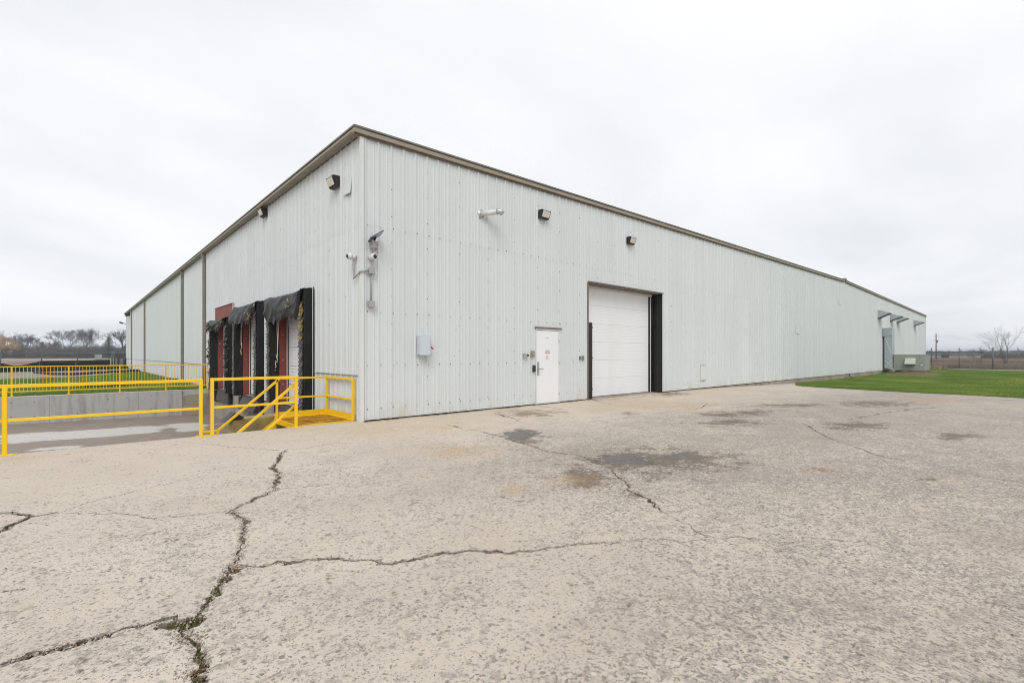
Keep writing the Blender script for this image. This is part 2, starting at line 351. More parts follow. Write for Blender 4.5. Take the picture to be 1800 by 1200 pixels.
n = NT('pebble'); c = n.ramp(n.noise(38, 3, .6), [(.3, (.10, .09, .085)), (.5, (.30, .26, .22)), (.7, (.52, .48, .42))]); M['pebble'] = n.done(c, .85)
n = NT('moss'); c = n.mix(n.noise(30, 3), (.05, .058, .014), (.15, .15, .035)); M['moss'] = n.done(c, .95)
n = NT('dead_leaf'); c = n.mix(n.noise(20, 3), (.11, .055, .03), (.27, .17, .09)); M['litter'] = n.done(c, .9)
# pit floor: wet and dry concrete
n = NT('dock_floor_concrete')
w = n.math('ADD', n.attr('dry'), n.math('ADD', n.math('MULTIPLY_ADD', n.noise(1.0, 6, .72, n.mapped((.6, 1.6, 1))), 2.4, -1.2), n.math('MULTIPLY_ADD', n.noise(7, 5, .7), 1.0, -.5)))
dry = n.ramp(w, [(.40, 0), (.62, 1)])
c = n.mix(dry, n.mix(n.noise(2, 5), (.19, .15, .122), (.32, .268, .225)), n.mix(n.noise(3, 5), (.50, .485, .455), (.60, .58, .545)))
c = n.mix(n.math('MULTIPLY', n.ramp(n.noise(40, 4, .7), [(.5, 0), (.7, 1)]), .3), c, (.12, .11, .10)); n.bump(n.noise(50, 3), .3, .004)
M['pit'] = n.done(c, n.ramp(dry, [(0, .55), (1, .85)]), 0, .3)
# lawns, gravel, field
n = NT('lawn_soil'); g = n.noise(.35, 5, .6); p = n.noise(.12, 4, .6, n.mapped((1, 1, 1), (11, 3, 0)))
c = n.mix(n.ramp(g, [(.35, 0), (.68, 1)]), (.085, .125, .016), (.16, .205, .034)); c = n.mix(n.math('MULTIPLY', n.ramp(p, [(.54, 0), (.70, 1)]), .6), c, (.27, .26, .06))
sb = n.attr('soil'); c = n.mix(n.ramp(n.math('ADD', sb, n.math('MULTIPLY_ADD', n.noise(1.3, 5, .6), .8, -.4)), [(.35, 0), (.65, 1)]), c, (.16, .10, .058)); n.bump(n.noise(30, 4), .6, .03); M['lawn'] = n.done(c, .95)
n = NT('grass_blades'); c = n.mix(n.ramp(n.noise(.35, 5, .6), [(.35, 0), (.68, 1)]), (.115, .195, .022), (.225, .325, .058))
c = n.mix(n.math('MULTIPLY', n.ramp(n.noise(.12, 4, .6, n.mapped((1, 1, 1), (11, 3, 0))), [(.54, 0), (.70, 1)]), .65), c, (.46, .42, .10)); M['grass'] = n.done(c, .8)
n = NT('gravel'); c = n.ramp(n.noise(2.2, 6, .7), [(.3, (.17, .125, .095)), (.5, (.27, .215, .18)), (.7, (.40, .355, .32))]); n.bump(n.noise(40, 4), .6, .02); M['gravel'] = n.done(c, .95)
n = NT('field_soil'); c = n.ramp(n.noise(.045, 5, .6, n.mapped((1, 1, 1))), [(.33, (.27, .22, .10)), (.46, (.42, .31, .185)), (.60, (.48, .37, .24)), (.72, (.33, .23, .165))]); c = n.mix(n.math('MULTIPLY', n.noise(1.4, 5, .7), .5), c, (.17, .125, .08)); n.bump(n.noise(3, 5), .6, .15); M['field'] = n.done(c, .95)
n = NT('dry_weeds'); c = n.mix(n.noise(.10, 5, .6), (.30, .225, .175), (.46, .37, .28)); M['weeds'] = n.done(c, .95)
M['path'] = simple('pale_road', (.55, .52, .46), .9, .08, .4)

# ------------------------------------------------------------------ ground heights
def gz_right(x): return -.30 * sstep(12, 33, x)
Z_LEFT = -.12
PIT_Y0, PIT_Y1 = .22, 15.55

# pavement -----------------------------------------------------------------
edge_px = [(1402, 677.6), (1416, 679.2), (1445, 681), (1500, 684), (1570, 688), (1650, 692), (1725, 695.5), (1800, 699.5)]
def ground_hit(px, py):
    z = 0
    for _ in range(30):
        p = on_ground(px, py, z); z = .5 * z + .5 * gz_right(p.x)
    return on_ground(px, py, z)
grass_edge = [ground_hit(*p) for p in edge_px]
GE = [(26.7, .35), (26.6, -.05)] + [(p.x, p.y) for p in grass_edge]
last = GE[-1]
GE += [(last[0] - .2, -14), (last[0] - .3, -22), (last[0] - .3, -40)]
GE2 = []
for i in range(len(GE) - 1):
    a, b = Vector(GE[i]), Vector(GE[i+1]); k = max(1, int((b - a).length / .35))
    for j in range(k):
        p = a.lerp(b, j / k); GE2.append((p.x + .05 * math.sin(p.y * 2.3) + random.uniform(-.03, .03), p.y))
GE2.append(GE[-1])
def fa(p, z=(0, 740, .3834)): return (z[0] + p[0] * z[2], z[1] + p[1] * z[2])
ZA = (0, 740, .3834); ZB = (600, 700, .4167); ZC = (1200, 660, .45)
cracks = [  # (zoom, width m, moss 0..1, points)
 (ZA, .028, .8, [(1300,135),(1280,175),(1240,213),(1285,235),(1270,260),(1240,300),(1245,320),(1160,357),(1085,400),(1070,415),(1120,450),(1125,475),(1110,545),(1095,610),(1080,660),(1030,710),(1000,770),(960,810),(940,860),(900,895),(850,925),(848,975),(880,1030),(890,1080),(893,1150),(915,1200),(925,1260)]),
 (ZA, .030, .9, [(860,922),(750,918),(650,945),(500,990),(350,1030),(250,1055),(100,1090),(0,1117),(-80,1140)]),
 (ZA, .022, .5, [(1080,663),(1180,670),(1290,655),(1400,645),(1490,633),(1565,632)]),
 (ZB, .018, .15, [(0,680),(120,672),(200,690),(350,668),(480,655),(580,645),(700,652),(830,640),(900,628),(1040,610),(1180,605)]),
 (ZB, .012, .0, [(1180,605),(1300,595),(1440,600),(1550,592)]),
 (ZA, .010, .1, [(1300,135),(1180,128),(1060,118),(900,100),(800,90)]),
 (ZA, .008, .0, [(1300,135),(1400,125),(1500,105),(1565,98)]),
 (ZA, .022, 1., [(-40,428),(0,424),(60,415),(110,424),(150,433),(250,420)]),
 (ZA, .012, .2, [(250,420),(390,427),(560,424),(650,440),(710,452)]),
 (ZA, .024, 1., [(150,433),(110,455),(70,477),(0,507),(-40,520)]),
 (ZA, .009, .1, [(250,420),(330,395),(500,350),(650,315),(720,297),(830,275),(930,250)]),
 (ZA, .006, .0, [(720,440),(800,437),(900,425),(1040,410)]),
 (ZA, .006, .0, [(1240,322),(1400,300),(1565,280)]),
 (ZA, .005, .0, [(-20,788),(0,785),(70,775),(130,768)]),
 (ZB, .022, .0, [(445,113),(580,138),(680,160),(780,195),(870,225)]),
 (ZB, .020, .0, [(870,225),(1000,240),(1060,255),(1120,280),(1145,298)]),
 (ZB, .013, .3, [(1145,298),(1180,335),(1230,395),(1300,440),(1400,500)]),
 (ZB, .009, .0, [(1400,500),(1480,545),(1560,590)]),
 (ZC, .016, .0, [(460,180),(540,230),(610,257),(720,297),(790,318),(870,332)]),
 (ZC, .011, .0, [(870,332),(1010,358),(1110,378),(1220,402),(1360,425)]),
 (ZC, .03, .0, [(650,172),(740,155),(830,140),(930,127),(990,126)]),
 (ZC, .020, .0, [(45,135),(80,122),(95,108)]),
 (ZB, .030, .0, [(650,62),(690,75),(745,90),(738,97)]),
 (ZB, .016, .0, [(1040,100),(1160,85),(1300,70),(1440,45)]),
 (ZC, .004, .0, [(160,970),(230,1005),(310,1035)]),
 (ZC, .005, .0, [(140,635),(240,632),(400,650),(500,635),(700,645)]),
 (ZC, .005, .0, [(80,590),(120,615)]),
 ((0, 0, 1), .05, .0, [(1040,703.5),(1075,701),(1120,697.5),(1160,693),(1190,690)]),
 ((0, 0, 1), .035, .0, [(1046,704),(1062,709),(1085,711),(1105,712)]),
 ((0, 0, 1), .03, .0, [(948,713),(965,716),(998,720)]),
]
crack_polys = []; crack_lines = []
for zz_, w, moss, pts in cracks:
    P = [on_ground(*fa(p, zz_)) for p in pts]; w = w * 1.12 if w > .015 else w
    Q = []
    for i in range(len(P) - 1):
        L_ = (P[i+1] - P[i]).length; d_ = (P[i] - Vector((*CAM, 0))).length
        step = max(.028, .008 * d_); k = max(1, int(L_ / step))
        for j in range(k): Q.append(P[i].lerp(P[i+1], j / k))
    Q.append(P[-1])
    # crooked line
    for i in range(1, len(Q) - 1):
        t = (Q[i+1] - Q[i-1]).normalized(); nn = Vector((-t.y, t.x, 0)); d_ = (Q[i] - Vector((*CAM, 0))).length
        Q[i] = Q[i] + nn * (mnoise.noise(Q[i] * 2.2) * .06 + mnoise.noise(Q[i] * 9) * .035 + random.gauss(0, .009))
    crack_lines.append((Q, w, moss))
    left = []; right = []
    for i, q in enumerate(Q):
        t = (Q[min(i+1, len(Q)-1)] - Q[max(i-1, 0)]).normalized(); nn = Vector((-t.y, t.x, 0))
        d_ = (q - Vector((*CAM, 0))).length
        ww = w * (.55 + 2.6 * max(0, mnoise.noise(q * 2.3 + Vector((5, 0, 0))) + .12)) * random.uniform(.5, 1.5)
        taper = min(1, (i + .4) / 3, (len(Q) - i - .6) / 3) if w < .02 else 1
        ww *= max(.15, taper)
        left.append(q + nn * ww * .5 * random.uniform(.5, 1.5)); right.append(q - nn * ww * .5 * random.uniform(.5, 1.5))
    crack_polys.append([(p.x, p.y) for p in left] + [(p.x, p.y) for p in reversed(right)])
# wide crumbled spots where cracks meet
for px, py, r in [(326, 1096, .075), (340, 1090, .06), (412, 1003, .045), (398, 1018, .05), (300, 1098, .05), (283, 1100, .035)]:
    c0 = on_ground(px, py); crack_polys.append([(c0.x + r * random.uniform(.6, 1.25) * math.cos(t), c0.y + r * random.uniform(.6, 1.25) * math.sin(t)) for t in [k * math.pi / 7 for k in range(14)]])

pv = [(-40, PIT_Y0), (0.06, PIT_Y0), (.06, .4)] + [(GE2[0][0] - .1, .4)] + GE2 + [(-40, -40)]
verts = []; edges = []; faces = []
def addpoly(poly):
    if sum(poly[i-1][0] * poly[i][1] - poly[i][0] * poly[i-1][1] for i in range(len(poly))) < 0: poly = list(reversed(poly))
    b = len(verts); verts.extend(Vector(p) for p in poly); faces.append(list(range(b, b + len(poly))))
addpoly(pv)
for cp in crack_polys: addpoly(cp)
gx = [x * .5 for x in range(-24, 44)] + [x * 3. for x in range(-13, -4)]
for x in gx:
    for y in [.18 - .45 * k for k in range(0, 44)] + [-22, -26, -30, -35]:
        if x < -39 or y < -39: continue
        verts.append(Vector((x + random.uniform(-.05, .05), y + random.uniform(-.05, .05))))
# attributes of the pavement
def blob(px, py, rx, ry, z=0):
    c0 = on_ground(px, py); return (c0.x, c0.y, rx, ry)
def gblob(px, py, wpx, hpx):     # an ellipse on the ground given by its extent in the photograph
    c0 = on_ground(px, py); l = on_ground(px - wpx/2, py); r_ = on_ground(px + wpx/2, py); t_ = on_ground(px, py - hpx/2); b_ = on_ground(px, py + hpx/2)
    return (c0, (r_ - l) / 2, (t_ - b_) / 2)
def ell(x, y, b):
    c0, u, v = b; d = Vector((x - c0.x, y - c0.y)); det = u.x * v.y - u.y * v.x
    a = (d.x * v.y - d.y * v.x) / det; e = (u.x * d.y - u.y * d.x) / det
    return math.sqrt(a * a + e * e)
dark_b = [gblob(1150, 808, 280, 50), gblob(1035, 838, 150, 42), gblob(1115, 870, 20, 10), gblob(915, 765, 80, 26), gblob(935, 726, 110, 13), gblob(1500, 748, 130, 16), gblob(1270, 728, 90, 12), gblob(1325, 725, 80, 10), gblob(1540, 709, 160, 12), gblob(1230, 804, 120, 26), gblob(1680, 766, 100, 14), gblob(1180, 692, 70, 8), gblob(1400, 712, 140, 8), gblob(1105, 726, 30, 6), gblob(1285, 742, 130, 12), gblob(1450, 826, 60, 10), gblob(1640, 842, 40, 8)]
rust_b = [gblob(800, 792, 170, 28), gblob(900, 858, 60, 16), gblob(660, 752, 140, 30), gblob(1450, 826, 70, 14), gblob(1660, 842, 50, 10), gblob(1650, 700, 200, 10), gblob(1010, 845, 120, 24), gblob(770, 752, 200, 16), gblob(1160, 712, 240, 24), gblob(60, 805, 140, 14)]
wet_b = [gblob(917, 764, 62, 17), gblob(1098, 807, 105, 17), gblob(1205, 801, 62, 10)]
for b in dark_b + rust_b[:4] + wet_b:
    n1 = max(3, int(b[1].length * 1.7 / .11)); n2 = max(3, int(b[2].length * 1.7 / .11))
    for i in range(-min(n1, 22), min(n1, 22) + 1):
        for j in range(-min(n2, 22), min(n2, 22) + 1):
            p = b[0] + b[1] * 1.7 * i / min(n1, 22) + b[2] * 1.7 * j / min(n2, 22)
            if p.y < PIT_Y0 - .05 and p.x < 18: verts.append(Vector((p.x + random.uniform(-.02, .02), p.y + random.uniform(-.02, .02))))
res = delaunay_2d_cdt(verts, edges, faces, 1, 1e-6)
cv, ce, cf, cov, coe, cof = res
nv = len(cv); wt = np.zeros(nv, np.float32); wrm = np.zeros(nv, np.float32); expo = np.zeros(nv, np.float32); stn = np.zeros(nv, np.float32); rst = np.zeros(nv, np.float32)
V3 = np.zeros((nv, 3), np.float32)
for i, p in enumerate(cv):
    x, y = p.x, p.y; V3[i] = (x, y, gz_right(x))
    e = sstep(-1.5, -6.0, y) * .9 + .08 + .25 * mnoise.noise(Vector((x * .4, y * .4, 2)))
    e *= .45 + .55 * sstep(-5.5, -1.0, x + .35 * y)
    e = max(e, .85 * sstep(-7.2, -8.6, y))
    e = max(e, .42 * sstep(9, 14, x) * sstep(-1, -3, y))
    expo[i] = e
    s_ = 0; q_ = 0
    for b in dark_b:
        s_ = max(s_, 1 - .62 * ell(x, y, b))
    for b in rust_b:
        q_ = max(q_, 1 - .6 * ell(x, y, b))
    wt[i] = max(0, max(1.30 - .70 * ell(x, y, b) for b in wet_b))
    wrm[i] = sstep(-3.6, -.6, y) * sstep(-3, 0, x) * (1 - sstep(15, 21, x)) * (.75 + .5 * mnoise.noise(Vector((x * .5, y * .8, 6))))
    stn[i] = .98 * max(0, s_); rst[i] = max(0, q_)
top_f = []; low_f = []
for f_, o_ in zip(cf, cof):
    if 0 in o_ and len(o_) == 1: top_f.append(f_)
    elif any(k > 0 for k in o_): low_f.append(f_)
me = arr_mesh('pavement', V3, np.array([list(f_) for f_ in top_f if len(f_) == 3]))
for nm, ar in (('expo', expo), ('stain', stn), ('rust', rst), ('wet', wt), ('warm', wrm)):
    a_ = me.attributes.new(nm, 'FLOAT', 'POINT'); a_.data.foreach_set('value', ar)
pav = tag(link('pavement', me, M['pavement']), kind='structure')
V4 = V3.copy(); V4[:, 2] -= .018
me = arr_mesh('crack_dirt', V4, np.array([list(f_) for f_ in low_f if len(f_) == 3]))
tag(link('crack_dirt', me, M['crack'], pav), kind='stuff')
# crack walls: every edge between a sunken and a standing triangle
ed = {}
for f_ in low_f:
    for k in range(len(f_)):
        e_ = tuple(sorted((f_[k], f_[(k+1) % len(f_)]))); ed[e_] = ed.get(e_, 0) + 1
wv = []; wf = []
for (i, j), cnt in ed.items():
    if cnt == 1:
        b = len(wv); wv += [V3[i], V3[j], V4[j], V4[i]]; wf.append((b, b+1, b+2, b+3))
tag(link('crack_wall', arr_mesh('crack_wall', np.array(wv), np.array(wf)), M['crackwall'], pav), kind='stuff')

# loose stones, moss and litter in the cracks
def scatter_mesh(pts, sizes, squash=.7):
    base = np.array([(1,0,0),(-1,0,0),(0,1,0),(0,-1,0),(0,0,1),(0,0,-1)], np.float32)
    fc = np.array([(0,2,4),(2,1,4),(1,3,4),(3,0,4),(2,0,5),(1,2,5),(3,1,5),(0,3,5)])
    n_ = len(pts); V = np.zeros((n_, 6, 3), np.float32)
    for i in range(n_):
        a_ = rng.uniform(0, 6.28); ca, sa = math.cos(a_), math.sin(a_)
        b_ = base * (1 + rng.uniform(-.35, .35, (6, 1))) * np.array([1, rng.uniform(.6, 1), squash]) * sizes[i]
        V[i, :, 0] = b_[:, 0] * ca - b_[:, 1] * sa + pts[i][0]; V[i, :, 1] = b_[:, 0] * sa + b_[:, 1] * ca + pts[i][1]; V[i, :, 2] = b_[:, 2] + pts[i][2]
    Fc = (fc[None] + (np.arange(n_) * 6)[:, None, None]).reshape(-1, 3)
    return V.reshape(-1, 3), Fc
def tuft_mesh(pts, h, w, spread=.5, k=3):
    n_ = len(pts); pts = np.asarray(pts, np.float32); P_ = np.repeat(pts, k, axis=0); m_ = n_ * k
    a_ = rng.uniform(0, 6.28, m_); hh = h * rng.uniform(.5, 1.3, m_); ww = w * rng.uniform(.6, 1.3, m_)
    d_ = np.stack([np.cos(a_), np.sin(a_), np.zeros(m_)], 1); e_ = np.stack([-np.sin(a_), np.cos(a_), np.zeros(m_)], 1)
    lean = rng.uniform(-spread, spread, (m_, 1))
    b0 = P_ + e_ * rng.uniform(-1, 1, (m_, 1)) * w * 1.5
    V = np.stack([b0 - d_ * ww[:, None] / 2, b0 + d_ * ww[:, None] / 2, b0 + np.stack([0*hh, 0*hh, hh], 1) + e_ * lean * hh[:, None]], 1).reshape(-1, 3)
    return V, np.arange(m_ * 3).reshape(-1, 3)
gp = []; gs = []; mp = []; lp = []
for Q, w, moss in crack_lines:
    for i in range(len(Q) - 1):
        d_ = (Q[i] - Vector((*CAM, 0))).length
        if d_ > 9: continue
        seg = (Q[i+1] - Q[i]).length
        m_n = mnoise.noise(Q[i] * 1.6) * 1.2 + .35
        for _ in range(int(seg * (620 if w > .015 else 110) + random.random())):
            q = Q[i].lerp(Q[i+1], random.random()); o_ = random.gauss(0, w * .55)
            gp.append((q.x + o_, q.y + random.gauss(0, w * .55), -.012 if abs(o_) < w * .45 else .001)); gs.append(random.uniform(.0025, .0085) * random.choice((.7, 1, 1, 1.5)))
        if moss > 0 and (m_n > .2 or moss >= 1):
            for _ in range(int(seg * (300 if moss < 1 else 700) * moss)):
                q = Q[i].lerp(Q[i+1], random.random()); mp.append((q.x + random.gauss(0, w * .32), q.y + random.gauss(0, w * .32), -.014))
        if w > .012:
            for _ in range(int(seg * 110)):
                q = Q[i].lerp(Q[i+1], random.random()); lp.append((q.x + random.gauss(0, w * .6), q.y + random.gauss(0, w * .6), -.006))
c0 = on_ground(318, 1097)
for _ in range(120): mp.append((c0.x + random.gauss(0, .05), c0.y + random.gauss(0, .03), -.012))
for px, py in [(345, 1180), (333, 1120), (415, 1000)]:
    c0 = on_ground(px, py)
    for _ in range(90): lp.append((c0.x + random.gauss(0, .04), c0.y + random.gauss(0, .04), -.004))
for _ in range(900):
    q = on_ground(random.uniform(0, 1800), random.uniform(720, 1200)); gp.append((q.x, q.y, .001)); gs.append(random.uniform(.003, .008))
gs[-1] = .022; q = on_ground(884, 874); gp[-1] = (q.x, q.y, .008)
for _ in range(6500):
    x = 22 * random.random(); k_ = mnoise.noise(Vector((x * 1.3, 4, 0)))
    if 7.6 < x < 11.9 or k_ < -.15: continue
    (lp if random.random() < .8 else gp).append((x, -.045 - abs(random.gauss(0, .028)) * (1 + max(0, k_) * 2), .003))
gs += [random.uniform(.003, .009) for _ in range(len(gp) - len(gs))]
V, Fc = scatter_mesh(gp, gs); tag(link('loose_gravel', arr_mesh('loose_gravel', V, Fc), M['pebble']), 'small loose stones lying in and along the pavement cracks', 'gravel', kind='stuff')
V, Fc = tuft_mesh(mp, .016, .010, 1.0, 3); tag(link('crack_moss', arr_mesh('crack_moss', V, Fc), M['moss']), 'green moss and weeds growing in the pavement cracks', 'moss', kind='stuff')
V, Fc = tuft_mesh(lp, .010, .016, 2.5, 1); tag(link('leaf_litter', arr_mesh('leaf_litter', V, Fc), M['litter']), 'brown plant litter caught in the pavement cracks', 'litter', kind='stuff')

# dock pit floor --------------------------------------------------------------
dry_px = [[(0, 766), (60, 762), (180, 754), (260, 748), (300, 748), (278, 757), (240, 762), (120, 773), (0, 783)], [(292, 743), (340, 741), (360, 742), (362, 752), (330, 757), (312, 757)], [(60, 789), (140, 783), (145, 787), (60, 793)]]
def inpoly(x, y, poly):
    r = False; j = len(poly) - 1
    for i in range(len(poly)):
        if (poly[i][1] > y) != (poly[j][1] > y) and x < (poly[j][0]-poly[i][0])*(y-poly[i][1])/(poly[j][1]-poly[i][1]) + poly[i][0]: r = not r
        j = i
    return r
dry_w = []
for poly in dry_px:
    w_ = [on_ground(px, py, -1.16) for px, py in poly]; dry_w.append([(p.x, p.y) for p in w_])
xs = np.linspace(-36, .02, 181); ys = np.linspace(PIT_Y0, PIT_Y1 + .1, 78)
def sdown(a, b, x):  # smooth step for decreasing x
    return sstep(0, 1, (a - x) / (a - b))
V = []; D = []
for y in ys:
    for x in xs:
        z = -1.22 + .017 * min(8, max(0, -x)) + 1.05 * sdown(-8, -34, x); V.append((x, y, z))
        D.append(1.0 if any(inpoly(x, y, p) for p in dry_w) else 0.0)
nx, ny = len(xs), len(ys)
Fq = [(j*nx+i, j*nx+i+1, (j+1)*nx+i+1, (j+1)*nx+i) for j in range(ny-1) for i in range(nx-1)]
D = np.array(D, np.float32).reshape(ny, nx)
for _ in range(2):
    Dp = np.pad(D, 1, mode='edge'); D = (Dp[1:-1,1:-1]*2 + Dp[:-2,1:-1] + Dp[2:,1:-1] + Dp[1:-1,:-2] + Dp[1:-1,2:]) / 6
me = arr_mesh('loading_dock_floor', np.array(V), np.array(Fq)); a_ = me.attributes.new('dry', 'FLOAT', 'POINT'); a_.data.foreach_set('value', D.ravel().astype(np.float32))
tag(link('loading_dock_floor', me, M['pit']), kind='structure')

# lawns -----------------------------------------------------------------------
def sheet(name, x0, x1, y0, y1, nx, ny, zf, mat, attr=None):
    xs = np.linspace(x0, x1, nx); ys = np.linspace(y0, y1, ny); V = [(x, y, zf(x, y)) for y in ys for x in xs]
    Fq = [(j*nx+i, j*nx+i+1, (j+1)*nx+i+1, (j+1)*nx+i) for j in range(ny-1) for i in range(nx-1)]
    me = arr_mesh(name, np.array(V), np.array(Fq))
    if attr:
        a_ = me.attributes.new(attr[0], 'FLOAT', 'POINT'); a_.data.foreach_set('value', np.array([attr[1](x, y) for y in ys for x in xs], np.float32))
    return tag(link(name, me, mat), kind='structure')
def mound(x, y): return .27 * math.exp(-(((x - 49.6) / 3.0) ** 2 + ((y + 2.2) / 2.0) ** 2))
ge_min = min(p[0] for p in GE2)
def zr(x, y):
    z = gz_right(x) + .012 * mnoise.noise(Vector((x * .3, y * .3, 0))) + mound(x, y)
    return z - .006 if x > ge_min + 2.5 else gz_right(x) - .03 if x < ge_min else z - .006
def edge_x(y):
    for i in range(len(GE2) - 1):
        if GE2[i][1] >= y >= GE2[i+1][1]:
            t = (GE2[i][1] - y) / max(1e-6, GE2[i][1] - GE2[i+1][1]); return GE2[i][0] + t * (GE2[i+1][0] - GE2[i][0])
    return GE2[0][0]
def zlawn(x, y):
    e = edge_x(y); return gz_right(x) + (-.03 if x < e + .02 else .004 + .012 * sstep(0, .3, x - e)) + .012 * mnoise.noise(Vector((x * .3, y * .3, 0))) * sstep(0, 2, x - e) + mound(x, y)
sheet('lawn', ge_min - 1, 110, -60, .3, 260, 140, zlawn, M['lawn'], ('soil', lambda x, y: max(0, 1.15 - math.hypot((x - 47.5) / 4.2, (y + 2.3) / 2.6))))
sheet('lawn', -60, .05, PIT_Y1 + .3, 95, 90, 110, lambda x, y: Z_LEFT + .02 * mnoise.noise(Vector((x * .2, y * .2, 4))), M['lawn'], ('soil', lambda x, y: .62 * math.exp(-((y - 17.4) / 1.2) ** 2) if x < -6 else 0.0))
# blades of grass
def inside_view(p):
    d = (p[0] - CAM[0]) * FW[0] + (p[1] - CAM[1]) * FW[1]; r = (p[0] - CAM[0]) * RT[0] + (p[1] - CAM[1]) * RT[1]
    return d > 0 and abs(r / d) < 1.2
gpts = []
while len(gpts) < 90000:
    x = 20 + 52 * random.random() ** 1.35; y = -random.random() * 28 * (1 if random.random() < .6 else .35)
    if x < edge_x(y) + .05 or not inside_view((x, y)): continue
    if math.hypot((x - 47.5) / 4.2, (y + 2.3) / 2.6) < .72 and random.random() < .9: continue
    gpts.append((x, y, zlawn(x, y)))
for _ in range(5000):
    y = -16 * random.random(); k_ = mnoise.noise(Vector((y * 1.4, 2, 0))); x = edge_x(y) - abs(random.gauss(0, .10)) * max(0, .5 + 1.6 * k_); gpts.append((x, y, gz_right(x) - .005))
V, Fc = tuft_mesh(gpts, .055, .020, .8, 3)
g_o = tag(link('lawn_grass', arr_mesh('lawn_grass', V, Fc), M['grass']), 'short green mown grass beside the warehouse and fence', 'grass', kind='stuff')
gravel_w = []
def in_gravel(p): return any(inpoly(p[0], p[1], g) for g in gravel_w)

# gravel track on the left lawn and the field beyond
def ribbon(name, px_top, px_bot, mat, z, sub=6):
    def dens(pl): 
        o = []
        for i in range(len(pl) - 1):
            for k in range(sub): t = k / sub; o.append((pl[i][0] + t*(pl[i+1][0]-pl[i][0]), pl[i][1] + t*(pl[i+1][1]-pl[i][1])))
        return o + [pl[-1]]
    T = [on_ground(*p, z) for p in dens(px_top)]; B = [on_ground(*p, z) for p in dens(px_bot)]
    for l in (T, B):
        for p in l: p.x += .5 * mnoise.noise(p * .5); p.y += .5 * mnoise.noise(p * .5 + Vector((7, 0, 0)))
    mb = MB(); k = len(T); mb.add(T + B, [(i, i+1, k+i+1, k+i) for i in range(k-1)])
    gravel_w.append([(p.x, p.y) for p in T] + [(p.x, p.y) for p in reversed(B)])
    return tag(obj(name, mb, mat), kind='structure')
ribbon('gravel_track', [(-120, 657), (0, 654.5), (60, 653), (120, 652), (190, 649.5), (225, 648), (248, 650)], [(-120, 668), (0, 666.5), (60, 664.5), (120, 662.5), (190, 658), (225, 654), (250, 652)], M['gravel'], Z_LEFT + .03)
gl = []
while len(gl) < 42000:
    x = -random.random() * 42; y = PIT_Y1 + .5 + 46 * random.random() ** 1.5
    if not inside_view((x, y)) or in_gravel((x, y)): continue
    gl.append((x, y, Z_LEFT))
V, Fc = tuft_mesh(gl, .06, .022, .8, 3)
tag(link('lawn_grass', arr_mesh('lawn_grass', V, Fc), M['grass']), 'rough green grass behind the loading dock wall', 'grass', kind='stuff')

# field: one sheet to the horizon with the yard left open
xs = [-2500, -1200, -600, -300, -150, -90, -60, 110, 150, 220, 320, 600, 1200, 2500]; ys = [-1500, -600, -200, -60, 95, 130, 180, 260, 400, 700, 1300, 2500]
V = [(x, y, (Z_LEFT - .01 if x < 60 else -.30)) for y in ys for x in xs]; nx = len(xs)
Fq = []
for j in range(len(ys) - 1):
    for i in range(nx - 1):
        cx, cy = (xs[i] + xs[i+1]) / 2, (ys[j] + ys[j+1]) / 2
        if -60 < cx < 110 and -60 < cy < 95: continue
        Fq.append((j*nx+i, j*nx+i+1, (j+1)*nx+i+1, (j+1)*nx+i))
tag(link('field', arr_mesh('field', np.array(V), np.array(Fq)), M['field']), kind='structure')
# yard ground under and behind the warehouse, behind the camera
mb = MB(); mb.add([(.3, 1, -.5), (110, 1, -.5), (110, 95.2, -.32), (.3, 95.2, -.14)], [(0, 1, 2, 3)])
tag(obj('ground', mb, M['field']), kind='structure')
mb = MB(); mb.add([(-60, -60, -.05), (19, -60, -.05), (19, -39.9, -.05), (-60, -39.9, -.05)], [(0,1,2,3)]); mb.add([(-60, -39.9, -.05), (-39.9, -39.9, -.05), (-39.9, 15.8, -.05), (-60, 15.8, -.05)], [(0,1,2,3)])
tag(obj('ground', mb, M['lawn']), kind='structure')
# pale road line across the left field
mb = MB(); T = [on_ground(x, y, Z_LEFT) for x, y in ((-60, 633.4), (100, 632.6), (230, 631.6))]; B = [on_ground(x, y, Z_LEFT) for x, y in ((-60, 634.6), (100, 633.8), (230, 632.6))]
for p in T + B: p.z = Z_LEFT + .03
mb.add(T + B, [(0,1,4,3),(1,2,5,4)]); tag(obj('road', mb, M['path']), kind='structure')
# dry weeds of the right field
wp = []
while len(wp) < 30000:
    d = 56 + 210 * random.random() ** 1.8; u = random.uniform(.80, 1.12); p = at_depth(900 + u * F_PX, 640, d); wp.append((p.x, p.y, -.3))
V, Fc = tuft_mesh(wp, .55, .05, .5, 2)
tag(link('field_weeds', arr_mesh('field_weeds', V, Fc), M['weeds']), 'dry brown weeds covering the field beyond the right fence', 'weeds', kind='stuff')

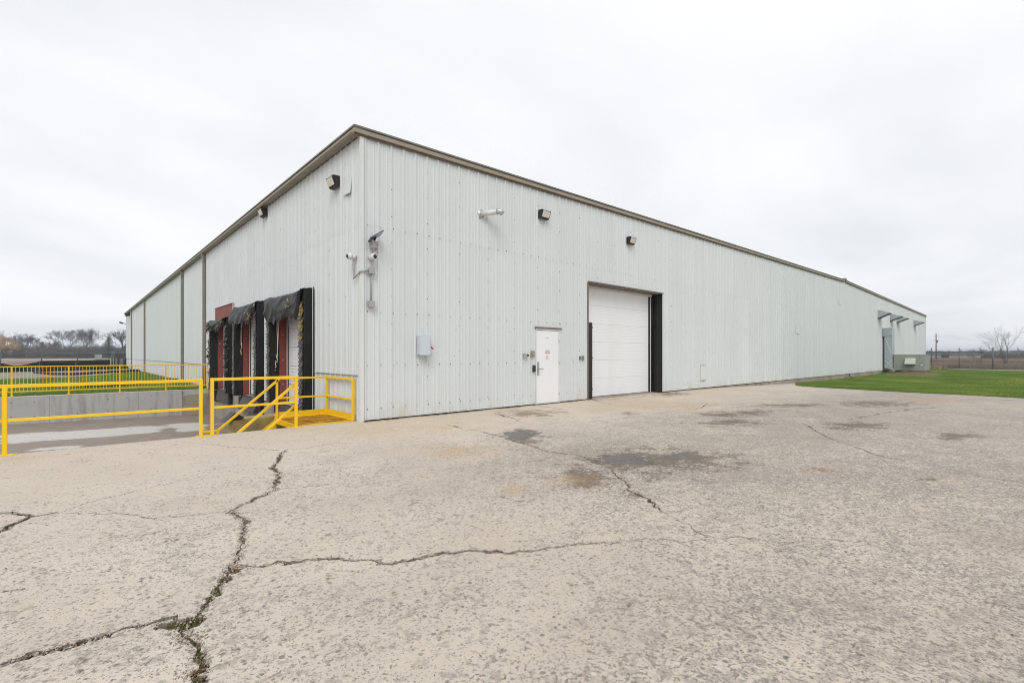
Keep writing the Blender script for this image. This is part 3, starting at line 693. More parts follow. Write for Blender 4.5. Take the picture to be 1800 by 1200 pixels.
# ================================================================== the warehouse
BL, BW = 72.3, 62.0           # gable wall along +X, eave wall along +Y
RIDGE = 36.6
def roof_z(x): return 6.20 + .62 * (1 - abs(x - RIDGE) / RIDGE)
bld = thing('warehouse', (0, 0, 0), 'long white ribbed metal warehouse with beige roof trim and brown downspouts', 'warehouse')
RW = lambda s, n_, z: (s, -n_, z)
LW = lambda s, n_, z: (-n_, s, z)
RIB = .3048
def profile(a0, a1, off):
    pts = {}
    k0 = int((a0 - off) / RIB) - 2
    for k in range(k0, int((a1 - off) / RIB) + 3):
        p = off + k * RIB
        for d_, n_ in ((-.034, 0), (-.014, .030), (.014, .030), (.034, 0)): pts[p + d_] = n_
        for m_ in (.1016, .2032):
            for d_, n_ in ((-.018, 0), (-.007, .008), (.007, .008), (.018, 0)): pts[p + m_ + d_] = n_
    ks = sorted(pts)
    def val(s):
        for i in range(len(ks) - 1):
            if ks[i] <= s <= ks[i+1]:
                t = (s - ks[i]) / (ks[i+1] - ks[i]); return pts[ks[i]] * (1 - t) + pts[ks[i+1]] * t
        return 0
    return [(a0, val(a0))] + [(s, pts[s]) for s in ks if a0 + 1e-4 < s < a1 - 1e-4] + [(a1, val(a1))]
def wall_sheet(mb, fn, a0, a1, z0, ztop, off, n0):
    pr = profile(a0, a1, off); vs = []
    for s, n_ in pr: vs.append(fn(s, n_ + n0, z0))
    for s, n_ in pr: vs.append(fn(s, n_ + n0, ztop(s)))
    k = len(pr); mb.add(vs, [(i, i+1, k+i+1, k+i) for i in range(k-1)])
def build_wall(fn, length, off, ztop, openings, lap_z, base_z):
    i = 0; s0 = 0.0; first = off + RIB * 2
    cuts = [0.0]
    while first < length: cuts.append(first); first += 3 * RIB
    cuts.append(length)
    for i in range(len(cuts) - 1):
        a0, a1 = max(0, cuts[i] - .022), min(length, cuts[i+1] + .022); nlap = .0015 * (i % 2)
        for lower in (True, False):
            mb = MB(); segs = [(a0, a1, None)]
            for o0, o1, oz in openings:
                ns = []
                for b0, b1, t in segs:
                    if t is not None or b1 <= o0 or b0 >= o1: ns.append((b0, b1, t)); continue
                    if b0 < o0: ns.append((b0, o0, None))
                    ns.append((max(b0, o0), min(b1, o1), oz))
                    if b1 > o1: ns.append((o1, b1, None))
                segs = ns
            for b0, b1, t in segs:
                if b1 - b0 < .004: continue
                if lower:
                    z0 = base_z if t is None else t
                    if z0 < lap_z: wall_sheet(mb, fn, b0, b1, z0, lambda s: lap_z + .02, off, nlap)
                else: wall_sheet(mb, fn, b0, b1, lap_z - .03, ztop, off, nlap + .003)
            if mb.v: obj('wall_panel', mb, M['siding'], bld)
DOCKS = [2.69, 6.83, 10.93]
DW = 3.05
build_wall(RW, BL, .075, lambda s: roof_z(s) - .15, [(5.19, 6.22, 2.17), (7.55, 11.94, 3.72)], 4.2, .03)
build_wall(LW, BW, .11, lambda s: 6.06, [(d + .29, d + DW - .29, 2.78) for d in DOCKS], 4.2, -.02)
# far walls, seen only from elsewhere
mb = MB(); mb.box(BL - .02, 0, -.1, BL, BW, 6.1); obj('rear_wall', mb, M['siding'], bld)
mb = MB(); mb.prism([(0, BW - .02, -.1), (BL, BW - .02, -.1), (BL, BW - .02, 6.06), (RIDGE, BW - .02, 6.66), (0, BW - .02, 6.06)], (0, .02, 0)); obj('rear_wall', mb, M['siding'], bld)
# foundation and dock face
mb = MB(); mb.box(.02, .012, -.75, BL - .05, .3, -.004); obj('foundation', mb, M['found'], bld)
mb = MB(); mb.box(-.012, .2, -1.5, .26, 16.0, -.03); obj('dock_face', mb, M['found'], bld)
mb = MB(); mb.box(.0, 16.0, -.6, .2, BW, -.04); obj('foundation', mb, M['found'], bld)
# floor just inside the openings
mb = MB(); mb.box(.05, .02, -.3, 14, 16, -.012); obj('floor_slab', mb, M['found'], bld)
# low seam of the kick panel on the eave wall
for a, b in ((.10, 2.66), (16.4, 22.2), (22.5, 41.4), (41.7, 53.7), (54.0, 61.5)):
    mb = MB(); mb.box(-.036, a, .972, -.002, b, .984); obj('kick_seam', mb, M['lip'], bld)
# roof
mb = MB()
sec = [(-.15, 6.155), (RIDGE, 6.775), (BL + .15, 6.155)]
mb.prism([(x, -.06, z) for x, z in sec] + [(x, -.06, z - .05) for x, z in reversed(sec)], (0, BW + .12, 0)); obj('roof', mb, M['roof'], bld)
# rake trim along the gable, one length after another
xs_ = [-.2] + [2.95 + 3.05 * k for k in range(40) if 2.95 + 3.05 * k < RIDGE - .5] + [RIDGE - .12]
ys_ = [RIDGE + .22] + [RIDGE + 3.3 + 3.05 * k for k in range(40) if RIDGE + 3.3 + 3.05 * k < BL - .5] + [BL + .2]
def trim(x0, x1, n0, n1, za_, zb_, name, mat):
    mb = MB(); j = random.uniform(-.003, .003)
    mb.prism([(x0, -n0, roof_z(x0) + za_), (x1, -n0, roof_z(x1) + za_), (x1, -n0, roof_z(x1) + zb_), (x0, -n0, roof_z(x0) + zb_)], (0, -(n1 - n0) + j, 0)); obj(name, mb, mat, bld)
for L_ in (xs_, ys_):
    for i in range(len(L_) - 1):
        trim(L_[i] + .003, L_[i+1] - .003, .0, .10, -.145, -.062, 'rake_trim', M['beige'])
        trim(L_[i] + .003, L_[i+1] - .003, .0, .085, -.06, -.036, 'roof_edge', M['lip'])
        trim(L_[i] + .003, L_[i+1] - .003, .0, .118, -.034, .0, 'roof_edge', M['lip'])
        trim(L_[i] + .003, L_[i+1] - .003, .035, .050, -.185, -.146, 'rake_shade_strip', M['brown_frame'])  # dark strip painting the shadow under the rake trim
mb = MB(); mb.prism([(RIDGE - .35, -.12, 6.80), (RIDGE - .05, -.12, 6.95), (RIDGE + .25, -.12, 6.93), (RIDGE + .5, -.12, 6.76)], (0, .4, 0)); obj('ridge_cap', mb, M['lip'], bld)
# eave gutter, one length after another, and downspouts
gy = [-.1] + [2.9 + 3.05 * k for k in range(40) if 2.9 + 3.05 * k < BW - .5] + [BW + .1]
for i in range(len(gy) - 1):
    a, b = gy[i] + .003, gy[i+1] - .003
    mb = MB(); mb.prism([(-.04, a, 6.055), (-.17, a, 6.055), (-.20, a, 6.085), (-.20, a, 6.138), (-.04, a, 6.138)], (0, b - a, 0)); obj('gutter', mb, M['beige'], bld)
    mb = MB(); mb.box(-.185, a, 6.14, 0, b, 6.164); mb.box(-.215, a, 6.166, 0, b, 6.20); obj('roof_edge', mb, M['lip'], bld)
for Y in (16.25, 22.33, 41.53, 53.88):
    mb = MB(); mb.bar((-.085, Y, -.06), (-.085, Y, 5.72), .15, .10, up=(1, 0, 0)); mb.bar((-.085, Y, 5.70), (-.13, Y, 6.06), .15, .10, up=(1, 0, 0))
    o = obj('downspout', mb, M['downspout'], bld)
    for z in (1.5, 3.2, 5.0):
        m2 = MB(); m2.box(-.142, Y - .082, z, -.02, Y + .082, z + .03); obj('strap', m2, M['downspout'], o)
# corner trim
mb = MB()
mb.prism([(-.042, -.040, 0), (.045, -.040, 0), (.045, -.036, 0), (-.036, -.036, 0)], (0, 0, 6.06)); mb.prism([(-.042, -.0395, 0), (-.037, -.0355, 0), (-.036, .035, 0), (-.042, .035, 0)], (0, 0, 6.06))
obj('corner_trim', mb, M['white_trim'], bld)
mb = MB(); mb.box(BL - .06, -.045, -.02, BL + .03, .05, 6.05); obj('corner_trim', mb, M['white_trim'], bld)
# screws
def screw_pts(fn, rows, cols, length, off, skip):
    P_ = []
    for z in rows:
        s = off + .06
        while s < length:
            if not skip(s, z): P_.append((s + random.uniform(-.01, .01), z + random.uniform(-.012, .012)))
            s += RIB
    s = off + 2 * RIB
    while s < length:
        z = .35
        while z < 5.9:
            if not skip(s, z): P_.append((s, z + random.uniform(-.02, .02)))
            z += .59
        s += 3 * RIB
    return P_
def screws(fn, P_, r, mat, rib_off):
    mb = MB()
    for s, z in P_:
        rel = (s - rib_off) % RIB; n0 = .031 if (rel < .014 or rel > RIB - .014) else .004
        ring = []
        for k in range(6): ring.append(fn(s + r * math.cos(k * 1.047), n0 + .007, z + r * math.sin(k * 1.047)))
        ring2 = [fn(s + 1.15 * r * math.cos(k * 1.047), n0 - .001, z + 1.15 * r * math.sin(k * 1.047)) for k in range(6)]
        mb.add(ring + ring2, [tuple(range(6))] + [(k, (k+1) % 6, 6+(k+1) % 6, 6+k) for k in range(6)])
    return tag(obj('screws', mb, mat, bld), kind='stuff')
skR = lambda s, z: (5.1 < s < 6.3 and z < 2.3) or (7.45 < s < 12.05 and z < 3.85)
skL = lambda s, z: any(d - .1 < s < d + DW + .1 and z < 3.5 for d in DOCKS)
PR = screw_pts(RW, (.27, 1.19, 2.35, 4.2), None, 34, .075, skR)
PR += [(random.uniform(.2, 9), random.uniform(.1, 2.6)) for _ in range(26)]
PR = [p for p in PR if not skR(*p)]
keep = [p for p in PR if random.random() < .5]; pale = [p for p in PR if p not in keep]
screws(RW, keep, .012, M['screw'], .075); screws(RW, pale, .011, M['screw_pale'], .075)
PL = [p for p in screw_pts(LW, (.27, 1.19, 2.35, 4.2), None, 15.5, .11, skL)]
screws(LW, [p for p in PL if random.random() < .35], .011, M['screw'], .11); screws(LW, [p for p in PL if random.random() < .5], .011, M['screw_pale'], .11)
# patches and small plates on the siding
def plate(name, fn, s0, s1, z0, z1, mat, n0=.030, n1=.036, parent=bld):
    mb = MB(); a = fn(s0, n0, z0); b = fn(s1, n1, z1); mb.box(*a, *b); return obj(name, mb, mat, parent, bevel=.003)
plate('patch_plate', RW, 26.55, 27.15, 2.65, 3.15, M['white_trim'])
plate('patch_plate', RW, 35.3, 35.75, 4.95, 5.3, M['white_trim'])
mb = MB(); mb.prism([LW(.42, .03, 5.30), LW(.86, .03, 5.30), LW(.86, .036, 4.98), LW(.42, .06, 4.94)], (-.006, 0, 0)); obj('patch_plate', mb, M['white_trim'], bld)
# access hatch in the siding
for s0, s1, z0, z1 in ((14.93, 15.42, .97, .992), (14.93, 15.42, .335, .357)): plate('hatch_edge', RW, s0, s1, z0, z1, M['grey_plastic'], .03, .042)
plate('access_hatch', RW, 14.97, 15.38, .36, .965, M['white_trim'], .030, .037)

# personnel door
dr = plate('personnel_door', RW, 5.245, 6.165, .02, 2.125, M['door_white'], -.03, .012)
def fr(s0, s1, z0, z1, n0=-.04, n1=.034, name='door_frame', mat=None, par=dr): return plate(name, RW, s0, s1, z0, z1, mat or M['brown_frame'], n0, n1, par)
fr(5.19, 5.236, 0, 2.13, -.04, .026, mat=M['white_trim']); fr(6.174, 6.22, 0, 2.13, -.04, .026, mat=M['white_trim']); fr(5.19, 6.22, 2.134, 2.175, -.04, .030, mat=M['white_trim'])
fr(5.15, 6.27, 2.178, 2.215, 0, .055, 'drip_cap'); fr(5.237, 5.244, .01, 2.13, -.03, .010, 'door_gap', M['brown_frame']); fr(6.166, 6.173, .01, 2.13, -.03, .010, 'door_gap', M['brown_frame']); fr(5.19, 6.22, -.01, .016, -.2, .05, 'threshold', M['dark_metal'])
fr(5.25, 5.325, .84, 1.22, .013, .03, 'lock_plate', M['grey_plastic'])
mb = MB(); mb.tube([RW(5.29, .03, 1.02), RW(5.29, .085, 1.02), RW(5.43, .09, 1.015)], .012, 8); obj('door_handle', mb, M['grey_plastic'], dr, True)
for z in (.25, 1.16, 1.80):
    mb = MB(); mb.tube([RW(6.17, .035, z), RW(6.17, .035, z + .12)], .013, 8); obj('hinge', mb, M['cam_white'], dr, True)
sg = plate('door_sign', RW, 5.60, 5.76, 1.455, 1.535, M['red_paint'], .0125, .016, dr); plate('sign_text', RW, 5.625, 5.735, 1.475, 1.515, M['sign_white'], .0162, .0175, sg)
sg = plate('door_sign', RW, 5.585, 5.745, 1.27, 1.425, M['sign_white'], .0125, .015, dr)
for k in range(4): plate('sign_text', RW, 5.605, 5.72 - .02 * (k % 2), 1.385 - .03 * k, 1.393 - .03 * k, M['sign_text'], .0152, .0158, sg)
plate('sign_text', RW, 5.61, 5.75, 1.90, 1.915, M['sign_text'], .0123, .0128, dr)

# overhead door in its deep recess
od = thing('overhead_door', (9.7, .38, 0), None, None); del od
X0d, X1d, ZD, DEP = 7.56, 11.93, 3.70, .40
door = bpy.data.objects.new('overhead_door', None); C.objects.link(door); door.parent = bld; door.location = (0, 0, 0)
npan = 6; ph = (ZD - .06) / npan
for k in range(npan):
    z0, z1 = .03 + k * ph, .03 + (k + 1) * ph
    mb = MB(); pr = [(DEP - .004, z0 + .001), (DEP - .012, z0 + .007)]
    g = 6
    for q in range(1, g):
        zq = z0 + (z1 - z0) * q / g; pr += [(DEP - .012, zq - .012), (DEP - .0095, zq), (DEP - .012, zq + .012)]
    pr += [(DEP - .012, z1 - .007), (DEP - .004, z1 - .001)]
    vs = [(X0d + .02, y, z) for y, z in pr] + [(X1d - .30, y, z) for y, z in pr]; m_ = len(pr)
    mb.add(vs, [(i, i+1, m_+i+1, m_+i) for i in range(m_-1)]); mb.box(X0d + .02, DEP + .003, z0 - .004, X1d - .30, DEP + .03, z1 + .004)
    obj('door_panel', mb, M['door_white'], door)
def rb(name, x0, x1, y0, y1, z0, z1, mat, par=bld):
    mb = MB(); mb.box(x0, y0, z0, x1, y1, z1); return obj(name, mb, mat, par, bevel=.004)
rb('door_track', X1d - .30, X1d - .255, DEP - .07, DEP + .03, 0, ZD - .10, M['dark_metal'], door)
rb('door_stop', X1d - .25, X1d - .185, DEP - .06, DEP + .03, 0, ZD - .10, M['white_trim'], door)
rb('door_jamb', X1d - .18, X1d - .005, DEP - .03, DEP + .05, 0, ZD, M['black_steel'], door)
rb('door_jamb', X1d - .004, X1d + .02, -.012, DEP + .05, 0, ZD + .01, M['black_steel'], door)
rb('jamb_guard', X1d - .05, X1d - .006, .02, DEP - .04, 0, 2.35, M['black_steel'], door)
rb('door_jamb', X0d - .02, X0d + .004, -.02, DEP + .05, 0, ZD + .01, M['brown_frame'], door)
rb('door_head', X0d - .06, X1d + .06, -.07, -.032, ZD + .018, ZD + .05, M['brown_frame'], door)
rb('door_head', X0d + .005, X1d - .19, .0, DEP + .05, ZD - .012, ZD + .015, M['brown_frame'], door)
rb('door_head', X0d + .005, X1d - .19, DEP - .10, DEP + .05, ZD - .085, ZD - .014, M['white_trim'], door)
rb('jamb_trim', X1d + .022, X1d + .05, -.034, .0, 0, ZD + .015, M['brown_frame'], door)
rb('jamb_trim', X0d - .05, X0d - .022, -.034, .0, 0, ZD + .015, M['brown_frame'], door)
pg = rb('post_guard', X0d + .008, X0d + .21, .0, .07, -.01, 2.45, M['black_steel'], door)
for z in (2.28, 1.30, .30): rb('guard_pin', X0d + .211, X0d + .27, .02, .06, z, z + .035, M['black_steel'], pg)
rb('threshold', X0d, X1d - .19, -.03, DEP + .02, -.05, .012, M['found'], door)

# ================================================================== dock doors, shelters and gear
def cloth(nu, nv, fn_):
    V_ = [fn_(i / (nu - 1), j / (nv - 1)) for j in range(nv) for i in range(nu)]
    return V_, [(j*nu+i, j*nu+i+1, (j+1)*nu+i+1, (j+1)*nu+i) for j in range(nv-1) for i in range(nu-1)]
PD = .265                       # how far the pads stand off the wall
names = ['nearest the corner stairs, grey head curtain hanging low', 'in the middle of the three docks, torn grey head curtain', 'farthest from the corner, below a bare red header plate']
for di, y0 in enumerate(DOCKS):
    y1 = y0 + DW; yi0, yi1 = y0 + .30, y1 - .30; ztop = (3.10, 3.12, 2.86)[di]
    # door leaf, red jambs: parts of the building
    ddoor = bpy.data.objects.new('dock_door', None); C.objects.link(ddoor); ddoor.parent = bld
    for k in range(5):
        mb = MB(); z0, z1 = .02 + k * .54, .02 + (k + 1) * .54 - .008
        pr = []
        for q in range(7): zq = z0 + (z1 - z0) * q / 6; pr += [(.215, zq), (.208, min(z1, zq + .012))]
        vs = [(x, yi0, z) for x, z in pr] + [(x, yi1, z) for x, z in pr]; m_ = len(pr)
        mb.add(vs, [(i, i+1, m_+i+1, m_+i) for i in range(m_-1)]); mb.box(.218, yi0, z0, .25, yi1, z1); obj('door_panel', mb, M['door_white'], ddoor)
    rb('jamb', -.02, .195, yi1 - .012, yi1 + .03, -.03, 2.80, M['red'], ddoor); rb('jamb', -.02, .195, yi0 - .03, yi0 + .012, -.03, 2.80, M['red'], ddoor)
    rb('head_plate', -.02, .32, yi0 + .015, yi1 - .015, 2.70, 2.80, M['red'], ddoor)
    rb('door_track', .175, .205, yi1 - .075, yi1 - .014, -.02, 2.69, M['white_trim'], ddoor); rb('track_gap', .182, .204, yi1 - .11, yi1 - .078, -.02, 2.69, M['dark_metal'], ddoor)
    for z in (.55, 1.25, 2.0): rb('bracket', .05, .10, yi1 - .022, yi1 - .0125, z, z + .02, M['grey_plastic'], ddoor)
    if di == 2: rb('header_plate', -.06, -.002, y0, y1, 2.80, 3.36, M['red'], ddoor); rb('header_edge', -.085, .0, y0 - .01, y1 + .01, 3.363, 3.385, M['brown_frame'], ddoor)
    # shelter
    sh = thing('dock_shelter', (0, (y0 + y1) / 2, 0), 'black padded loading dock shelter ' + names[di], 'dock shelter', 'dock shelters on the eave wall')
    for side in (0, 1):
        pa, pb = (y0, y0 + .30) if side == 0 else (y1 - .30, y1)
        def padf(u, v, pa=pa, pb=pb):
            t = u * 3; z = -.03 + v * (ztop + .02)
            w_ = .012 * mnoise.noise(Vector((pa, t * 1.3, z * 1.4))) + (.03 * mnoise.noise(Vector((pa + 5, t * 2, z * 3))) if di == 2 else 0)
            if t < 1: x, y = -.037 - (PD - .037) * t, pa
            elif t < 2: x, y = -PD, pa + (pb - pa) * (t - 1)
            else: x, y = -PD + (PD - .037) * (t - 2), pb
            return (x - w_, y + w_ * (1 if t > 1.5 else -1), z)
        V_, F_ = cloth(25, 40, padf); mb = MB(); mb.add(V_, F_); n_top = [j for j in range(25)]
        mb.add([V_[39 * 25 + j] for j in range(25)], [tuple(range(25))]); mb.add([V_[j] for j in range(25)], [tuple(reversed(range(25)))])
        pad = obj('side_pad', mb, M['pad'], sh, True)
        # overlapping wear pleats on the front of the pad
        for kind_ in (0, 1):
            mb = MB(); nz = 27
            for k in range(nz):
                zt = ztop - .35 - k * (ztop - .42) / nz
                if (kind_ == 1) != (di == 0 and side == 0 and k < 9 and k % 4 != 3): continue
                if di == 2 and random.random() < .12: continue
                a, b = pa + .012, pb - .012
                if kind_ == 1: pass
                j1, j2 = random.uniform(-.02, .03), random.uniform(-.02, .03); dr_ = random.uniform(.025, .05)
                row = []
                for q in range(6):
                    yy = a + (b - a) * q / 5; sag = .02 * math.sin(q / 5 * math.pi) + random.uniform(-.012, .012)
                    row.append(((-PD - .012, yy, zt), (-PD - dr_ * .6 - random.uniform(0, .012), yy + (j1 if side == 0 else j2) * .5, zt - .075), (-PD - dr_ - random.uniform(0, .02), yy + j1, zt - .135 - sag)))
                vs = [r_[c_] for c_ in range(3) for r_ in row]
                mb.add(vs, [(c_*6+i, c_*6+i+1, (c_+1)*6+i+1, (c_+1)*6+i) for c_ in range(2) for i in range(5)])
                vs2 = [(x + .012, y, z + .004) for x, y, z in vs]; mb.add(vs2, [(c_*6+i, c_*6+i+1, (c_+1)*6+i+1, (c_+1)*6+i) for c_ in range(2) for i in range(5)])
            if mb.v: tag(obj('wear_pleats', mb, M['pleat_y' if kind_ else 'pleat'], pad), kind='stuff')
    # head curtain: sloping top and a drooping front flap
    drop = (.62, .52, .34)[di]; hd = di
    def curt(u, v):
        y = y0 - .0 + (DW) * u; fold = mnoise.noise(Vector((u * 3.2 + v * 2.2 + hd * 7, v * 1.5 - u * .8, hd * 3))); f2 = .6 * mnoise.noise(Vector((u * 9 - v * 4, v * 3 + u * 3, hd + 2.5)))
        if v < .35:
            t = v / .35; x = -.04 - (PD + .05) * t; z = ztop + .01 - .10 * t * t - (.035 * math.sin(u * math.pi)) * t
        else:
            t = (v - .35) / .65; x = -PD - .09 - .05 * math.sin(t * 2.2) + (.10 * t * t if di != 1 else .02 * t)
            edge = sstep(0, .13, u) if di == 0 else sstep(0, .3, u) * .65 + .35
            z = ztop - .09 - .035 * math.sin(u * math.pi) - drop * t * edge * (1 + .16 * mnoise.noise(Vector((u * 4, hd, 0))))
        k_ = min(1, v / .3)
        ridge = 1 - 2.2 * abs(mnoise.noise(Vector((u * 3.0 - v * 2.6 + hd * 4, v * 1.2 + u * 2.0, hd * 2 + 9))))
        return (x - (.035 * fold + .035 * ridge + .02 * f2) * k_, y + .03 * f2 * k_, z + (.03 * fold + .03 * f2) * k_ * min(1, v * 2))
    V_, F_ = cloth(56, 30, curt); mb = MB(); mb.add(V_, F_); hc = obj('head_curtain', mb, M['curtain'], sh, True)
    so_ = hc.modifiers.new('thickness', 'SOLIDIFY'); so_.thickness = .006
    mb = MB()      # torn strips hanging off the lower edge
    for _ in range(9):
        yy = random.uniform(y0 + .15, y1 - .1); zt = ztop - .12 - drop * random.uniform(.75, 1.0); L_ = random.uniform(.08, .28); w_ = random.uniform(.02, .09); xx = -PD - .11
        mb.add([(xx, yy, zt), (xx - .01, yy + w_, zt + .02), (xx - .03, yy + w_ * .8 + random.uniform(-.06, .06), zt - L_), (xx - .02, yy + random.uniform(-.03, .03), zt - L_ * .8)], [(0, 1, 2, 3)])
    tag(obj('torn_strips', mb, M['curtain'], hc), kind='stuff')
    # torn foam where the cover is worn
    mb = MB()
    for fy, fz, num in (((y0 + .75, ztop - .30, 16),), ((y0 + .42, ztop - .42, 26), (y0 + .85, ztop - .34, 12)), ((y1 - .15, ztop - .3, 22), (y0 + .2, ztop - .12, 10), (y0 + .2, 1.9, 6)))[di]:
        for _ in range(num):
            p = Vector((-PD - .12 + random.uniform(-.04, .03), fy + random.gauss(0, .07), fz + random.gauss(0, .05))); a = random.uniform(0, 6.28); l = random.uniform(.05, .14)
            q = p + Vector((random.uniform(-.05, 0), math.cos(a) * l * .5, -abs(math.sin(a)) * l)); mb.bar(p, q, random.uniform(.012, .035), .008)
    tag(obj('torn_foam', mb, M['foam'], sh), kind='stuff')
    # white edge flashing at the right side
    mb = MB(); mb.box(-.065, y0 - .022, -.02, -.034, y0 - .012, (ztop + .01 if di < 2 else 3.36)); obj('edge_flashing', mb, M['white_trim'], sh)
    if di == 0:
        mb = MB(); mb.box(-.05, y0 - .045, -.02, -.034, y0 - .026, ztop + .03); obj('edge_flashing', mb, M['dark_metal'], sh)
    if di == 2:   # ragged cover hanging off the outer pads
        mb = MB()
        for _ in range(70):
            z = random.choice((random.uniform(.7, 2.7), random.gauss(1.55, .25))); yy = random.choice((y1 + .02, y0 + .0)); l = random.uniform(.05, .16)
            mb.bar((-PD - .02 + random.uniform(-.1, .12), yy + random.uniform(-.06, .08), z), (-PD - .05 + random.uniform(-.12, .12), yy + random.uniform(-.08, .14), z - l), random.uniform(.03, .10), .01)
        tag(obj('ragged_cover', mb, M['pleat'], sh), kind='stuff')
    # leveler lip, bumpers
    lv = thing('dock_leveler', (0, (y0 + y1) / 2, -.3), 'dark steel dock leveler lip below the ' + ('corner dock by the stairs', 'middle dock', 'farthest dock')[di], 'dock leveler', 'dock levelers')
    mb = MB(); tilt = (.02, .16, .03)[di]
    mb.prism([(-.03, yi0 + .25, -.04), (-.06, yi0 + .25, -.02), (-.10 - tilt, yi0 + .25, -.46), (-.06, yi0 + .25, -.50), (-.02, yi0 + .25, -.50)], (0, yi1 - yi0 - .4, 0)); obj('lip_plate', mb, M['dark_plate'], lv, bevel=.006)
    mb = MB(); mb.box(-.05, yi0 + .22, -.035, -.012, yi1 - .12, .0); obj('hinge_bar', mb, M['dark_metal'], lv)
    for yb in (yi0 - .1, yi1 - .1):
        mb = MB(); mb.box(-.13, yb, -.52, -.014, yb + .26, -.06); o = obj('bumper', mb, M['rubber'], lv, bevel=.01)
# ropes
def rope(pts, r, label):
    o = obj('rope', MB().tube(pts, r, 6), M['rope'], None, True); return tag(o, label, 'rope', 'pull ropes in the dock openings')
def wig(p, q, n_, amp):
    p = Vector(p); q = Vector(q); return [p.lerp(q, i / n_) + Vector((0, amp * mnoise.noise(Vector((i * .7, p.y, 1))), amp * mnoise.noise(Vector((i * .7, p.y, 8))))) for i in range(n_ + 1)]
yb = DOCKS[0] + DW - .42
rope([(-.12, yb, 2.6)] + wig((-.12, yb, 2.5), (-.12, yb - .03, 1.50), 6, .02) + wig((-.12, yb - .03, 1.48), (-.14, yb + .10, 1.05), 9, .17) + wig((-.14, yb + .12, 1.02), (-.16, yb + .55, 1.02), 5, .12), .011, 'pale pull rope with a tangled end in the corner dock')
rope([(-.10, yb - .12, 2.6)] + wig((-.10, yb - .12, 2.5), (-.12, yb - .02, 1.50), 6, .02), .009, 'straight thin pull rope beside the tangled rope')
yb = DOCKS[1] + DW - .48
rope([(-.12, yb, 2.62)] + wig((-.12, yb, 2.5), (-.12, yb, 1.75), 5, .02) + wig((-.12, yb, 1.74), (-.14, yb - .12, 1.45), 8, .16), .012, 'pale knotted pull rope in the middle dock')

# concrete pier with a bumper beside the stairs
pier = thing('concrete_pier', (-1, 2.1, -1.2), 'low mossy yellow stained concrete pier behind the stairs', 'concrete pier')
mb = MB(); mb.prism([(-2.02, 1.86, -1.5), (-.02, 1.86, -1.5), (-.02, 1.86, .06), (-1.15, 1.86, .06), (-2.02, 1.86, .03)], (0, .45, 0)); obj('pier_block', mb, M['mossy'], pier, bevel=.015)
mb = MB(); mb.prism([(-2.18, 1.80, .00), (-1.98, 1.80, .20), (-1.80, 1.80, .085), (-1.86, 1.80, .045), (-2.0, 1.80, .095), (-2.13, 1.80, -.01)], (0, .38, 0)); obj('edge_angle', mb, M['dark_metal'], pier)

# ================================================================== yellow railings
def post(parent, p, h, w=.052, name='post'):
    mb = MB(); mb.bar((p[0], p[1], p[2]), (p[0], p[1], p[2] + h), w); return obj(name, mb, M['yellow'], parent, bevel=.004)
def rail(parent, p, q, w=.05, h=None, name='rail'):
    mb = MB(); mb.bar(p, q, w, h); return obj(name, mb, M['yellow'], parent, bevel=.004)
def base(parent, x, y, z=0, w=.2, d=.11):
    mb = MB(); mb.box(x - w/2, y - d/2, z, x + w/2, y + d/2, z + .012); o = obj('base_plate', mb, M['yellow'], parent, bevel=.002)
    m2 = MB()
    for sx in (-1, 1):
        for sy in (-1, 1): m2.tube([(x + sx * (w/2 - .022), y + sy * (d/2 - .02), z + .012), (x + sx * (w/2 - .022), y + sy * (d/2 - .02), z + .03)], .010, 6)
    obj('anchor_bolts', m2, M['grey_plastic'], o); return o
RY = .16
g1 = thing('guard_rail', (-4.05, RY, 0), 'long yellow steel guard rail at the left picture edge, with one middle rail', 'guard rail', 'yellow guard rails along the dock edge')
for x in (-5.23, -2.87, -7.6): post(g1, (x, RY, 0), 1.0); 
for x in (-5.23, -7.6): base(g1, x + .02, RY)
for a, b in ((-5.204, -2.896), (-7.574, -5.256)):
    rail(g1, (a, RY, .975), (b, RY, .975)); rail(g1, (a, RY, .49), (b, RY, .49), .042)
base(g1, -2.79, RY, 0, .30)
g2 = thing('guard_rail', (-2.0, RY, 0), 'short yellow steel guard rail standing in front of the dock stairs', 'guard rail', 'yellow guard rails along the dock edge')
for x in (-2.70, -1.28): post(g2, (x, RY, .013 if x < -2 else 0), 1.0)
rail(g2, (-2.674, RY, .985), (-1.306, RY, .985)); rail(g2, (-2.674, RY, .49), (-1.306, RY, .49), .042); base(g2, -1.30, RY, 0, .22)
# landing and stairs
st = thing('dock_stairs', (-1.3, .9, -1.2), 'yellow steel stairs and grated landing with handrails at the warehouse corner', 'stairs')
LX0, LX1, LY0, LY1 = -1.22, -.07, .26, 1.70
for a, b in (((LX0, LY0), (LX1, LY0)), ((LX0, LY1), (LX1, LY1)), ((LX1, LY0), (LX1, LY1)), ((LX0, LY0), (LX0, LY1))):
    mb = MB(); mb.bar((*a, -.03), (*b, -.03), .04, .10); obj('frame_beam', mb, M['yellow'], st)
for a, b in (((LX0, LY1 + .02), (LX1, LY1 + .02)), ((LX1 + .01, LY0), (LX1 + .01, LY1))):
    mb = MB(); mb.bar((*a, .085), (*b, .085), .008, .13); obj('toe_board', mb, M['yellow'], st)
mb = MB()
ny_ = 46
for k in range(ny_):
    y = LY0 + .03 + (LY1 - LY0 - .06) * k / (ny_ - 1); mb.bar((LX0 + .02, y, .012), (LX1 - .02, y, .012), .005, .024)
for k in range(12):
    x = LX0 + .05 + (LX1 - LX0 - .1) * k / 11; mb.bar((x, LY0 + .02, .020), (x, LY1 - .02, .020), .006, .008)
tag(obj('grating', mb, M['grating'], st), kind='stuff')
